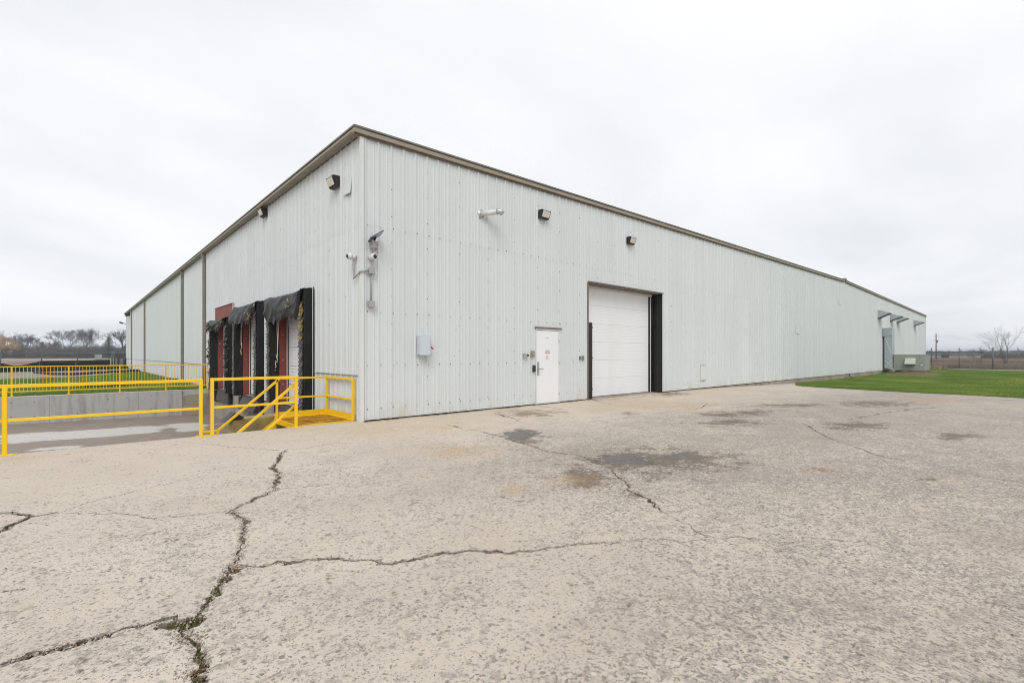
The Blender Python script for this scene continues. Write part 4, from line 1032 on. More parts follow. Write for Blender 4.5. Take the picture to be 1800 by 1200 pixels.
for z in (.0,): post(st, (LX1, LY0, z), .92, .05); post(st, (LX1, LY1, z), .92, .05)
post(st, (LX0 + .04, LY1, 0), .90, .045); post(st, (LX0 - .03, LY0, 0), .90, .045)
rail(st, (LX1, LY0 + .025, .895), (LX1, LY1 - .025, .895), .045); rail(st, (LX1, LY0 + .025, .46), (LX1, LY1 - .025, .46), .04)
rail(st, (LX1 - .025, LY1, .895), (LX0 + .09, LY1, .895), .045); rail(st, (LX1 - .025, LY1, .46), (LX0 + .065, LY1, .46), .04)
slope = -.86
def slope_rail(y, z0, x0, dx_, w=.045): 
    rail(st, (x0, y, z0), (x0 - dx_, y, z0 + slope * dx_), w, name='handrail')
slope_rail(LY1, .895, LX0 + .10, 1.2); slope_rail(LY1, .42, LX0 + .02, 1.25, .04)
rail(st, (LX0 + .10 - 1.2, LY1, .895 + slope * 1.2), (LX0 - 1.42, LY1, .895 + slope * 1.2), .045, name='handrail'); post(st, (LX0 - 1.10, LY1, -1.2), 1.06, .045)
slope_rail(LY0, .885, LX0 + .0, 1.35); slope_rail(LY0, .42, LX0 - .05, 1.2, .04)
rail(st, (LX0 - .03, LY0, .30), (LX0 + .03, RY + .02, .30), .03, name='tie_bar')
for y in (LY0 + .04, LY1 - .03):
    mb = MB(); mb.prism([(LX0 + .02, y, .02), (LX0 + .02, y, -.25), (LX0 - 1.18, y, -1.20), (LX0 - 1.42, y, -1.20), (LX0 - 1.36, y, -1.05)], (0, .012, 0)); obj('stringer', mb, M['yellow'], st)
for k in range(6):
    z = -.2 * (k + 1) + .0; x = LX0 - .22 * (k + 1) + .06
    mb = MB(); mb.box(x - .13, LY0 + .06, z - .03, x + .13, LY1 - .05, z); obj('tread', mb, M['grating'], st)
# far retaining wall and picket railing
rw = thing('retaining_wall', (-10, PIT_Y1 + .15, -1.2), 'grey cast concrete retaining wall at the far side of the loading pit', 'retaining wall')
mods = [-.0, -1.0, -2.53, -4.06, -5.18, -6.7, -9.1, -11.6, -14.1, -18, -22, -26, -31, -36]
for i in range(1, len(mods) - 1):
    mb = MB(); mb.box(mods[i] - .004, PIT_Y1, -1.6, mods[i+1] + .004, PIT_Y1 + .25, -.115); obj('wall_section', mb, M['concrete'], rw, bevel=.008)
mb = MB(); mb.prism([(-.014, PIT_Y1, -1.6), (-1.0, PIT_Y1, -1.6), (-1.0, PIT_Y1, -.42), (-.82, PIT_Y1, -.33), (-.014, PIT_Y1, -.30)], (0, .25, 0)); obj('wall_section', mb, M['found'], rw)
mb = MB(); mb.prism([(-.014, PIT_Y1 + .06, -.4), (-1.0, PIT_Y1 + .06, -.5), (-1.0, PIT_Y1 + .06, -.118), (-.014, PIT_Y1 + .06, -.12)], (0, .19, 0)); obj('wall_section', mb, M['concrete'], rw)
tie = MB().box(-.014, -.004, -.014, .014, .002, .014).mesh('form_tie')
for x in (-1.45, -2.1, -2.9, -3.5, -4.4, -5.6, -6.2, -7.3, -8.1):
    for z in (-.34, -.86): shared('form_tie', tie, M['dark_metal'], rw, (x, PIT_Y1 - .001, z + random.uniform(-.02, .02)))
nw = thing('retaining_wall', (-18, PIT_Y0, -1.2), 'near concrete retaining wall of the loading pit below the yellow guard rails', 'retaining wall')
mb = MB(); mb.box(-36, PIT_Y0 - .2, -1.6, -.02, PIT_Y0 + .004, -.006); obj('wall_section', mb, M['concrete'], nw)
fr_ = thing('picket_railing', (-4.6, PIT_Y1 + .1, -.12), 'yellow railing of thin pickets along the far side of the loading pit', 'railing')
PX = [-.05 - 1.535 * k for k in range(7)]; FY = PIT_Y1 + .10
pick = MB().bar((0, 0, 0), (0, 0, .90), .014).mesh('baluster')
for k, x in enumerate(PX):
    post(fr_, (x, FY, -.113), 1.12, .05)
    mb = MB(); mb.box(x - .075, FY - .07, -.113, x + .075, FY + .07, -.101); obj('base_plate', mb, M['yellow'], fr_)
    if k < len(PX) - 1:
        rail(fr_, (x - .026, FY, .985), (PX[k+1] + .026, FY, .985), .04); rail(fr_, (x - .026, FY, .065), (PX[k+1] + .026, FY, .065), .035)
        for q in range(1, 15): shared('baluster', pick, M['yellow'], fr_, (x - 1.535 * q / 15, FY, .075))

# ================================================================== fixtures on the walls
def wall_lamp(fn, s, z, label, sc=1.0, group='wall pack lamps'):
    sc = sc * .92; t = thing('wall_lamp', fn(s, .03, z), label, 'wall lamp', group)
    w, h, d = .35 * sc, .25 * sc, .20 * sc
    side = [(.03, z + h/2), (.03 + d * .72, z + h/2), (.03 + d, z + h * .40), (.03 + d * .60, z - h * .42), (.03 + d * .45, z - h/2), (.03, z - h/2)]
    a = [fn(s - w/2, n_, zz_) for n_, zz_ in side]; b = [fn(s + w/2, n_, zz_) for n_, zz_ in side]
    mb = MB(); k = len(side); mb.add(a + b, [tuple(range(k)), tuple(reversed(range(k, 2*k)))] + [(i, (i+1) % k, k + (i+1) % k, k + i) for i in range(k)]); obj('housing', mb, M['bronze'], t, bevel=.008)
    # glass on the slanted front, standing a little proud
    n0, z0 = side[2]; n1, z1 = side[3]; dn, dz_ = n1 - n0, z1 - z0; L_ = math.hypot(dn, dz_); nn, nz_ = -dz_ / L_, dn / L_
    def pt(u, v, o): return fn(s + u * w * .44, n0 + dn * v + nn * o, z0 + dz_ * v + nz_ * o)
    mb = MB(); mb.add([pt(-1, .07, -.004), pt(1, .07, -.004), pt(1, .95, -.004), pt(-1, .95, -.004), pt(-.92, .12, .022), pt(.92, .12, .022), pt(.92, .9, .022), pt(-.92, .9, .022)], [(4,5,6,7),(0,1,5,4),(1,2,6,5),(2,3,7,6),(3,0,4,7)]); obj('glass', mb, M['lens'], t)
    return t
wall_lamp(LW, 1.22, 5.36, 'dark wall lamp with slanted glass nearest the roof corner on the dock side', 1.0)
wall_lamp(LW, 6.80, 5.88, 'dark wall lamp just under the gutter above the middle dock', 1.0)
wall_lamp(RW, 5.45, 5.42, 'dark wall lamp high above the white personnel door', 1.0)
wall_lamp(RW, 9.77, 5.36, 'dark wall lamp high above the large overhead door', 1.0)
fl = thing('flood_light', (-.2, BW + .1, 5.3), 'small dark flood light on an arm at the far left building corner', 'flood light')
mb = MB(); mb.bar((-.03, BW - .05, 4.95), (-.35, BW - .05, 5.15), .05); obj('arm', mb, M['dark_metal'], fl)
mb = MB(); mb.prism([(-.25, BW - .35, 5.10), (-.62, BW - .35, 5.25), (-.66, BW - .35, 5.13), (-.35, BW - .35, 4.98)], (0, .5, 0)); obj('head', mb, M['dark_metal'], fl)
fl = thing('flood_light', (-.2, 56.5, 5.6), 'tiny dark lamp under the gutter near the far downspout', 'flood light')
mb = MB(); mb.prism([(-.03, 56.3, 5.95), (-.45, 56.3, 5.85), (-.40, 56.3, 5.55), (-.03, 56.3, 5.62)], (0, .5, 0)); obj('head', mb, M['dark_metal'], fl)
# flue pipe
fp = thing('vent_pipe', (3.2, 0, 5.03), 'white and steel vent pipe sticking out of the gable wall', 'vent pipe')
p0 = Vector(RW(3.20, .03, 5.02)); dirv = Vector((.62, -.62, .10)).normalized(); p1 = p0 + dirv * .45
mb = MB(); mb.tube([Vector(RW(3.20, .005, 5.02)), Vector(RW(3.20, .045, 5.02))], .105, 20); obj('wall_collar', mb, M['galv'], fp, True)
mb = MB(); mb.tube([p0, p1], .068, 18); obj('pipe', mb, M['cam_white'], fp, True)
mb = MB(); mb.tube([p1 - dirv * .05, p1 + dirv * .02, p1 + dirv * .07 + Vector((0, 0, -.02)), p1 + dirv * .11 + Vector((0, 0, -.07))], [.074, .074, .072, .066], 18); obj('elbow', mb, M['galv'], fp, True)
# cameras, conduit, solar lamp at the corner
def dome_cam(fn, s, z, label, look):
    t = thing('security_camera', fn(s, .03, z), label, 'security camera', 'security cameras at the corner'); c_ = Vector(fn(s, .14, z)); look = Vector(look).normalized()
    mb = MB(); mb.tube([fn(s, .03, z - .02), fn(s, .09, z)], [.062, .062], 16); obj('mount', mb, M['cam_white'], t, True)
    mb = MB(); mb.sphere(c_, .074, 20, 12); obj('housing', mb, M['cam_white'], t, True)
    mb = MB(); mb.sphere(c_ + look * .038, .052, 18, 12); obj('lens_dome', mb, M['dome'], t, True)
    mb = MB(); q = c_ + look * .06; mb.tube([c_ + look * .055, c_ + look * .062], .060, 20); obj('lens_ring', mb, M['cam_white'], t, True)
    return t
dome_cam(RW, .20, 3.50, 'white dome camera on the gable side of the corner trim', (.15, -1, .02))
dome_cam(LW, .24, 3.52, 'white dome camera on the dock side of the corner trim', (-1, .1, -.05))
cd_ = thing('conduit', (.19, -.06, 2.5), 'grey conduit with two junction boxes feeding the corner cameras', 'conduit')
mb = MB(); mb.tube([RW(.19, .055, 2.55), RW(.19, .055, 3.44)], .018, 10); obj('pipe', mb, M['grey_plastic'], cd_, True)
mb = MB(); mb.tube([RW(.12, .06, 3.20), RW(.02, .07, 3.19), (-.065, -.065, 3.17), (-.065, .10, 3.10), (-.06, .26, 3.06), (-.06, .255, 3.14), (-.06, .245, 3.22), (-.07, .24, 3.45)], .017, 10); obj('pipe', mb, M['grey_plastic'], cd_, True)
for z, w in ((3.205, .065), (2.50, .07)):
    mb = MB(); mb.box(*RW(.19 - w, .03, z - w), *RW(.19 + w, .115, z + w)); b_ = obj('junction_box', mb, M['grey_plastic'], cd_, bevel=.008)
    mb = MB(); mb.box(*RW(.19 - w * .9, .1165, z - w * .9), *RW(.19 + w * .9, .121, z + w * .9)); obj('cover', mb, M['grey_plastic'], b_)
sp = thing('solar_lamp', (.25, -.1, 3.85), 'small solar panel lamp tilted above the corner camera', 'solar lamp')
mb = MB(); cp = Vector(RW(.23, .19, 3.93)); ax = Vector((.78, .0, .52)).normalized(); bx_ = Vector((-.18, -1, .25)); bx_ = (bx_ - ax * bx_.dot(ax)).normalized(); nn = ax.cross(bx_) * .012
vs = [cp + ax * a * .17 + bx_ * b * .12 + nn * c_ for c_ in (-1, 1) for a, b in ((-1, -1), (1, -1), (1, 1), (-1, 1))]
mb.add(vs, [(0,3,2,1),(4,5,6,7),(0,1,5,4),(1,2,6,5),(2,3,7,6),(3,0,4,7)]); obj('panel', mb, M['solar'], sp)
mb = MB(); mb.bar(RW(.24, .03, 3.80), cp - Vector((0, 0, .02)), .03); obj('bracket', mb, M['dark_metal'], sp)
mb = MB(); mb.tube([RW(.22, .12, 3.64), RW(.22, .12, 3.70), RW(.22, .12, 3.80)], [.035, .07, .06], 14); mb.box(*RW(.15, .05, 3.76), *RW(.30, .18, 3.83)); obj('lamp_head', mb, M['grey_plastic'], sp)
mb = MB()
for k in range(26):
    a = random.uniform(0, 6.28); mb.bar(RW(.22 + .05 * math.cos(a), .12 + .05 * math.sin(a), random.uniform(3.66, 3.80)), RW(.22 + .07 * math.cos(a + .8), .12 + .07 * math.sin(a + .8), random.uniform(3.62, 3.80)), .007)
tag(obj('nest_twigs', mb, M['litter'], sp), kind='stuff')
mb = MB(); mb.tube([RW(.215, .10, 3.66), RW(.20, .10, 3.58)], .005, 6); obj('cable', mb, M['dark_metal'], sp)
# disconnect switch
sw = thing('disconnect_switch', (1.44, 0, 1.4), 'pale blue grey electrical switch box on the gable wall left of the door', 'switch box')
mb = MB(); mb.box(*RW(1.32, .03, 1.42), *RW(1.60, .19, 1.86)); obj('enclosure', mb, M['switch'], sw, bevel=.01)
mb = MB(); mb.box(*RW(1.31, .1915, 1.412), *RW(1.57, .205, 1.868)); obj('cover', mb, M['switch'], sw, bevel=.004)
mb = MB(); mb.box(*RW(1.605, .10, 1.60), *RW(1.625, .15, 1.77)); obj('handle_slot', mb, M['dark_metal'], sw)
mb = MB(); mb.bar(RW(1.615, .12, 1.62), RW(1.65, .20, 1.56), .03); obj('handle', mb, M['red_paint'], sw)
mb = MB(); mb.box(*RW(1.585, .10, 1.44), *RW(1.63, .16, 1.50)); obj('latch', mb, M['grey_plastic'], sw)
def small(name, s0, s1, z0, z1, mat, label, cat, d=.07):
    mb = MB(); mb.box(*RW(s0, .03, z0), *RW(s1, .03 + d, z1)); o = obj(name, mb, mat, None, bevel=.006); return tag(o, label, cat)
small('card_reader', 5.05, 5.14, .94, 1.13, M['dark_metal'], 'small black card reader left of the personnel door handle', 'card reader', .04)
bb = thing('outlet_box', (4.75, 0, 1.4), 'small grey outlet box on the siding left of the door', 'outlet box')
mb = MB(); mb.box(*RW(4.68, .03, 1.35), *RW(4.80, .10, 1.46)); obj('box', mb, M['grey_plastic'], bb, bevel=.006)
mb = MB(); mb.tube([RW(4.80, .10, 1.405), RW(4.80, .115, 1.405)], .03, 12); obj('cover', mb, M['dark_metal'], bb)
ib = thing('intercom', (5.0, 0, 1.4), 'small pale plate with a bent bracket beside the door frame', 'bracket')
mb = MB(); mb.box(*RW(4.99, .03, 1.36), *RW(5.12, .045, 1.53)); obj('plate', mb, M['foam'], ib)
mb = MB(); mb.bar(RW(4.965, .05, 1.36), RW(4.965, .05, 1.50), .025); mb.bar(RW(4.965, .05, 1.36), RW(5.03, .05, 1.36), .025); obj('bent_bracket', mb, M['grey_plastic'], ib)
small('push_button', 7.07, 7.12, 1.26, 1.38, M['brown_frame'], 'narrow left one of two button plates beside the overhead door', 'push button', .035)
small('push_button', 7.20, 7.29, 1.26, 1.39, M['downspout'], 'wider right one of two button plates beside the overhead door', 'push button', .035)
# stand pipe near the grass
gr_ = thing('ground_cable', (37.9, -.05, -.3), 'short bent dark pipe at the foot of the wall by the lawn', 'pipe')
mb = MB(); mb.tube([(37.9, -.06, .02), (37.9, -.07, -.16), (38.0, -.35, -.30)], .03, 8); obj('pipe', mb, M['dark_metal'], gr_)
# exhaust hoods
pos = [(47.0, 5.30, 4.58, .85, 'first of the four galvanised wall hoods, nearest the overhead door'), (52.0, 5.25, 4.60, .85, 'second galvanised wall hood, its tip hiding the third'), (55.0, 5.22, 4.58, .85, 'third galvanised wall hood, right behind the second'), (64.2, 5.25, 4.62, .85, 'last galvanised wall hood, alone near the far gable corner')]
for X, zt, zb, pr_, lab in pos:
    h_ = thing('exhaust_hood', (X, 0, zt), lab, 'wall hood', 'galvanised wall hoods')
    zm = zt - .42 * (zt - zb)
    for xx in (X, X + .99):
        mb = MB(); mb.prism([(xx, -.03, zt), (xx, -.03, zb), (xx, -pr_, zm - .03), (xx, -pr_, zm)], (.01, 0, 0)); obj('side_plate', mb, M['galv'], h_)
    mb = MB(); mb.prism([(X - .01, -.03, zt), (X - .01, -pr_, zm), (X - .01, -pr_ - .01, zm + .012), (X - .01, -.03, zt + .014)], (1.02, 0, 0)); obj('top_plate', mb, M['galv'], h_)
    mb = MB(); mb.prism([(X + .02, -.04, zb + .03), (X + .02, -pr_ + .02, zm - .02), (X + .02, -pr_ + .02, zm - .01), (X + .02, -.04, zb + .05)], (.96, 0, 0)); obj('shade_sheet', mb, M['galv_dark'], h_)  # dark sheet across the open bottom, stands in for the shade inside
    mb = MB(); mb.bar((X + .5, -.04, zb + .005), (X + .5, -.04, zb + .005 + .001), .01); 
    mb = MB(); mb.bar((X - .012, -.04, zb), (X - .012, -pr_, zm - .035), .03, .05); mb.box(X - .03, -.05, zb - .05, X + 1.02, -.031, zb); obj('flange', mb, M['galv_dark'], h_)
# air conditioning unit with its ducts
du = thing('air_duct', (48.9, 0, 0), 'tall galvanised sheet metal duct rising from the ground unit to the wall', 'duct')
mb = MB(); mb.box(48.75, -.72, 3.08, 49.95, -.032, 3.80); obj('wall_duct', mb, M['galv'], du, bevel=.006)
mb = MB(); mb.box(48.80, -.72, .22, 49.9, -.18, 3.078); rs_ = obj('riser', mb, M['galv'], du, bevel=.006)
for z in (3.06, 1.48, 1.08): 
    mb = MB(); mb.box(48.78, -.745, z, 49.92, -.16, z + .035); obj('joint_flange', mb, M['galv'], du)
for a, b in (((-.21, 2.95), (-.69, 1.60)), ((-.69, .95), (-.21, .35)), ((-.21, .95), (-.69, .35))):
    mb = MB(); mb.bar((48.793, a[0], a[1]), (48.793, b[0], b[1]), .06, .02, up=(1, 0, 0)); obj('crease', mb, M['galv_light'], rs_)
mb = MB(); mb.bar((49.0, -.725, 2.95), (49.7, -.725, 1.6), .03, .012, up=(0, 1, 0)); mb.bar((49.0, -.725, .4), (49.7, -.725, 1.0), .03, .012, up=(0, 1, 0)); obj('crease', mb, M['galv_light'], rs_)
hv = thing('air_conditioner', (50.5, -1.8, -.1), 'grey green packaged air conditioning unit standing on the lawn by the duct', 'air conditioner')
UX0, UX1, UY0, UY1, UZ0, UZ1 = 49.25, 51.9, -2.86, -.75, .03, 1.40
mb = MB(); mb.box(UX0, UY0, UZ0, UX1, UY1, UZ1); obj('cabinet', mb, M['hvac'], hv, bevel=.015)
mb = MB(); mb.box(UX0 - .03, UY0 - .03, UZ1 + .002, UX1 + .03, UY1 + .03, UZ1 + .035); obj('top_pan', mb, M['hvac'], hv)
for a, b in ((-2.82, -2.53), (-2.49, -1.73), (-1.69, -.92)):
    mb = MB(); mb.box(UX0 - .014, a, UZ0 + .05, UX0 - .001, b, UZ1 - .04); obj('access_panel', mb, M['hvac'], hv, bevel=.004)
mb = MB(); mb.box(UX0 - .012, UY0 + .01, UZ0 + .03, UX0 - .001, UY0 + .02, UZ1 - .03)
for k in range(20):
    x = UX0 + .08 + k * .125; mb.bar((x, UY0 - .008, UZ0 + .08), (x, UY0 - .008, UZ1 - .08), .05, .012, up=(0, 1, 0))
tag(obj('coil_louvre', mb, M['hvac_coil'], hv), kind='stuff')
mb = MB(); mb.prism([(UX0 - .016, -2.28, 1.14), (UX0 - .10, -2.28, 1.14), (UX0 - .42, -2.28, .66), (UX0 - .42, -2.28, .60), (UX0 - .016, -2.28, .60)], (0, .72, 0)); hd_ = obj('intake_hood', mb, M['hvac_pale'], hv, bevel=.008)
mb = MB(); mb.box(UX0 - .40, -2.26, .565, UX0 - .02, -1.58, .597); obj('hood_screen', mb, M['galv_dark'], hd_)
mb = MB(); mb.box(UX0 - .02, -2.74, .53, UX0 - .0145, -2.60, .59); obj('rating_plate', mb, M['sign_white'], hv)
for y in (-2.75, -1.8, -.95):
    mb = MB(); mb.box(UX0 + .05, y - .08, -.32, UX1 - .05, y + .08, UZ0 - .003); obj('support_skid', mb, M['dark_plate'], hv)

# ================================================================== fences
def chain_link(mb, p, q, z0, z1, pitch=.085, r=.0042):
    p = Vector(p); q = Vector(q); L_ = (q - p).length; d = (q - p) / L_; H_ = z1 - z0; nn = Vector((-d.y, d.x, 0)) * r
    k = -H_
    while k < L_:
        for s in (0, 1):
            a0, a1 = max(0, k), min(L_, k + H_)
            if a1 - a0 < .02: continue
            h0, h1 = a0 - k, a1 - k
            za_, zb_ = (z0 + h0, z0 + h1) if s == 0 else (z1 - h0, z1 - h1)
            A_ = p + d * a0; B_ = p + d * a1; t = Vector((d.x * r, d.y * r, r if s else -r))
            A_ = Vector((A_.x, A_.y, za_)); B_ = Vector((B_.x, B_.y, zb_))
            mb.add([A_ - t, A_ + t, B_ + t, B_ - t], [(0, 1, 2, 3)]); mb.add([A_ - nn, A_ + nn, B_ + nn, B_ - nn], [(0, 1, 2, 3)])
        k += pitch
def fence(label, posts, z0, h, fabric_h, barbed=False, big=(), wire=.0058):
    t = thing('chain_link_fence', (posts[0].x, posts[0].y, z0), label, 'fence')
    mb = MB()
    for i, p in enumerate(posts):
        m2 = MB(); rr = .075 if i in big else .045
        m2.tube([(p.x, p.y, z0 - .1), (p.x, p.y, z0 + h)], rr, 10); obj('post', m2, M['steel'], t, True)
        if i < len(posts) - 1:
            q = posts[i+1]
            for z, r in ((z0 + fabric_h, .042), (z0 + fabric_h * .47, .022), (z0 + .06, .018)):
                m3 = MB(); m3.tube([(p.x, p.y, z), (q.x, q.y, z)], r, 6); obj('rail', m3, M['steel'], t, True)
            chain_link(mb, (p.x, p.y, 0), (q.x, q.y, 0), z0 + .06, z0 + fabric_h, r=wire)
            if barbed:
                for k in range(2):
                    m3 = MB(); m3.tube([(p.x, p.y, z0 + fabric_h + .12 + .13 * k), (q.x, q.y, z0 + fabric_h + .12 + .13 * k)], .006, 4); obj('barbed_wire', m3, M['steel'], t)
    tag(obj('chain_link_mesh', mb, M['steel'], t), kind='stuff'); return t
rp = [at_depth(px, 640, d) for px, d in ((1600, 62), (1637.5, 58), (1686, 55), (1745, 52.5), (1810, 50), (1880, 47.5))]
fence('galvanised chain link fence across the end of the right lawn', rp, -.31, 2.55, 2.12, True, (3,))
mb = MB()
for i in range(len(rp) - 1):
    mb.bar((rp[i].x, rp[i].y, -.26), (rp[i+1].x, rp[i+1].y, -.26), .4, .18)
tag(obj('kerb', mb, M['path']), kind='structure')
lp_ = [at_depth(px, 640, d) for px, d in ((-80, 38.5), (1, 42), (73, 46.5), (136, 51), (197, 56), (201, 56.4))]
fence('galvanised chain link fence across the left lawn behind black fabric', lp_, Z_LEFT, 1.98, 1.70, False, (4, 5), .0022)
lp2 = [at_depth(px, 640, d) for px, d in ((201, 57), (217, 60), (240, 64))]
fence('short chain link fence return at the far left warehouse corner', lp2, Z_LEFT, 1.98, 1.70)
# silt fence
sf = thing('silt_fence', (lp_[2].x, lp_[2].y, Z_LEFT), 'black fabric silt fence sagging along the left chain link fence', 'silt fence')
for i, (za_, zb_, sag) in enumerate(((.9, .78, .5), (.78, .86, .42), (.86, .88, .03), (.88, .90, .02))):
    p, q = lp_[i], lp_[i+1]; off = Vector((FW[0], FW[1], 0)) * -.12
    if i == 3: q = p.lerp(q, .97)
    def sfn(u, v):
        c_ = p.lerp(q, u); z = za_ * (1 - u) + zb_ * u - sag * 4 * u * (1 - u) * (1 - .3 * u) * .85
        w = .05 * mnoise.noise(Vector((u * 6 + i * 3, v * 3, 0)))
        return (c_.x + off.x + w, c_.y + off.y + w, Z_LEFT - .02 + (z - Z_LEFT) * v)
    V_, F_ = cloth(24, 10, sfn); mb = MB(); mb.add(V_, F_); o = obj('fabric', mb, M['silt'], sf, True); s_ = o.modifiers.new('thickness', 'SOLIDIFY'); s_.thickness = .01
    m2 = MB(); c_ = p + off * 1.6; m2.bar((c_.x, c_.y, Z_LEFT), (c_.x, c_.y, .80), .09, .05); obj('stake', m2, M['stake'], sf)
# filter socks on the ground
def sock(pxs, r, label, z=Z_LEFT):
    P_ = [on_ground(*p, z) for p in pxs]; out = []
    for i in range(len(P_) - 1):
        for k in range(8):
            q = P_[i].lerp(P_[i+1], k / 8); out.append(Vector((q.x + .12 * mnoise.noise(q * .8), q.y + .12 * mnoise.noise(q * .8 + Vector((3, 3, 3))), z + r * .75)))
    out.append(Vector((P_[-1].x, P_[-1].y, z + r * .75)))
    tag(obj('filter_sock', MB().tube(out, [r * random.uniform(.85, 1.1) for _ in out], 10), M['sock'], None, True), label, 'filter sock', 'black erosion socks on the left lawn')
sock([(62, 656.5), (95, 659.5), (130, 660), (175, 657), (215, 654.5), (250, 652.5)], .13, 'black erosion sock along the near edge of the gravel track')
sock([(-40, 656), (30, 653), (70, 653.5), (118, 651.5), (170, 649.5), (236, 647.5)], .16, 'black erosion sock along the far edge of the gravel track')
sock([(148, 681), (190, 680), (235, 677), (275, 673), (312, 670)], .10, 'black erosion sock lying in the grass close to the pit wall')
sock([(-60, 651.5), (20, 650.5), (90, 649)], .22, 'black erosion sock just in front of the silt fence')
# light concrete splash block and small field cabinet
c0 = on_ground(327, 671, Z_LEFT); mb = MB(); mb.box(c0.x - .6, c0.y - .3, Z_LEFT, c0.x + .5, c0.y + .3, Z_LEFT + .06); tag(obj('splash_block', mb, M['path'], None, bevel=.02), 'pale concrete splash block under the nearest downspouts', 'splash block')
c0 = at_depth(173, 632, 105); uc = thing('utility_cabinet', (c0.x, c0.y, Z_LEFT), 'pale grey utility cabinet standing in the left field', 'cabinet')
mb = MB(); mb.box(c0.x - .6, c0.y - .4, Z_LEFT, c0.x + .6, c0.y + .4, 1.5); obj('cabinet', mb, M['hvac_coil'], uc, bevel=.03)
mb = MB(); mb.box(c0.x - .62, c0.y - .45, 1.503, c0.x + .62, c0.y + .45, 1.56); obj('lid', mb, M['hvac_coil'], uc)
for x_, d_, lab in ((217.5, 59, 'dark post beside the far left warehouse corner'), (229.8, 55.3, 'dark bollard in front of the far left warehouse wall')):
    c0 = at_depth(x_, 640, d_); t = thing('bollard', (c0.x - .15, c0.y, Z_LEFT), lab, 'bollard'); mb = MB(); mb.tube([(c0.x - .5, c0.y, Z_LEFT), (c0.x - .5, c0.y, 1.0), (c0.x - .5, c0.y, 1.08)], [.11, .11, .05], 12); obj('pipe', mb, M['dark_metal'], t, True)

# ================================================================== trees
def bare_tree(name, base, height, spread, label, seed, mat_t, mat_c, levels=6, stems=1, group='bare trees', lean=0, trunk_r=None, fork=.28, rmin=.02, nbs=((2, 3, 3), (2, 3, 3), (2, 2, 3)), ratio=(.62, .86), up=.03):
    rs = random.Random(seed); t = thing(name, base, label, 'tree', group); tr = MB(); cr = MB()
    trunk_r = trunk_r or height * .022
    def grow(p, d, L_, r, lv):
        r = max(r, rmin); pts = [p]; rr = [r]; k = 3 if lv < 3 else 2
        for i in range(k):
            d = (d + Vector((rs.gauss(0, .13), rs.gauss(0, .13), rs.gauss(up, .06)))).normalized(); pts.append(pts[-1] + d * L_ / k); rr.append(r * (1 - .35 * (i + 1) / k))
        (tr if lv < 2 else cr).tube(pts, rr, 7 if lv < 2 else 4 if lv < 4 else 3, caps=False)
        if lv >= levels: return
        nb = rs.choice(nbs[0] if lv < 2 else nbs[1] if lv < 5 else nbs[2])
        for b in range(nb):
            ax = Vector((rs.gauss(0, 1), rs.gauss(0, 1), rs.gauss(0, .45))); ax = (ax - d * ax.dot(d)).normalized()
            ang = rs.uniform(.25, .75) * spread; nd = (d * math.cos(ang) + ax * math.sin(ang)).normalized()
            if nd.z < -.1: nd.z *= .3
            at = pts[-1] if b < 2 else pts[-2]
            grow(at, nd, L_ * rs.uniform(*ratio), rr[-1] * rs.uniform(.62, .82), lv + 1)
    base = Vector(base)
    for s in range(stems):
        a = 6.28 * s / stems + rs.random(); sd = Vector((math.cos(a) * .30, math.sin(a) * .30, 1)) if stems > 1 else Vector((rs.gauss(0, .05), rs.gauss(0, .05), 1))
        grow(base, sd.normalized(), height * fork, trunk_r / (stems ** .5), 0)
    # scale to the wanted height
    zmax = max(v[2] for v in cr.v) - base.z; k = height / zmax
    for m_ in (tr, cr): m_.v = [(base.x + (v[0] - base.x) * k, base.y + (v[1] - base.y) * k, base.z + (v[2] - base.z) * k) for v in m_.v]
    obj('trunk', tr, mat_t, t, True); obj('crown', cr, mat_c, t); return t
def hpx(px, ytop, d, z0): 
    return CAM_H + (Y_HOR - ytop) * d / F_PX - z0
TREES = [(55, 582, 240, 1.15, 'broad bare tree at the left, behind dark green bushes', 11), (117, 574, 250, 1.05, 'tallest bare tree of the left tree line, with a wide fan crown', 5), (152, 575, 235, .85, 'narrow bare tree just right of the tallest one', 23), (212, 577, 225, .9, 'thin bare tree beside the far left warehouse corner', 31), (-8, 578, 250, 1.0, 'bare tree cut by the left picture edge', 41), (90, 596, 270, 1.0, 'small grey bare tree between the two broad ones', 51)]
for px, yt, d, sp_, lab, sd in TREES:
    b = at_depth(px, 630, d); bare_tree('bare_tree', (b.x, b.y, Z_LEFT), hpx(px, yt, d, Z_LEFT), sp_ * .86, lab, sd, M['bark'], M['twigs'], 7, 1, 'bare trees beyond the left field', trunk_r=.42, rmin=.030, fork=.17, nbs=((3, 3, 4), (2, 3, 3), (2, 2, 3)), ratio=(.72, .92), up=.07)
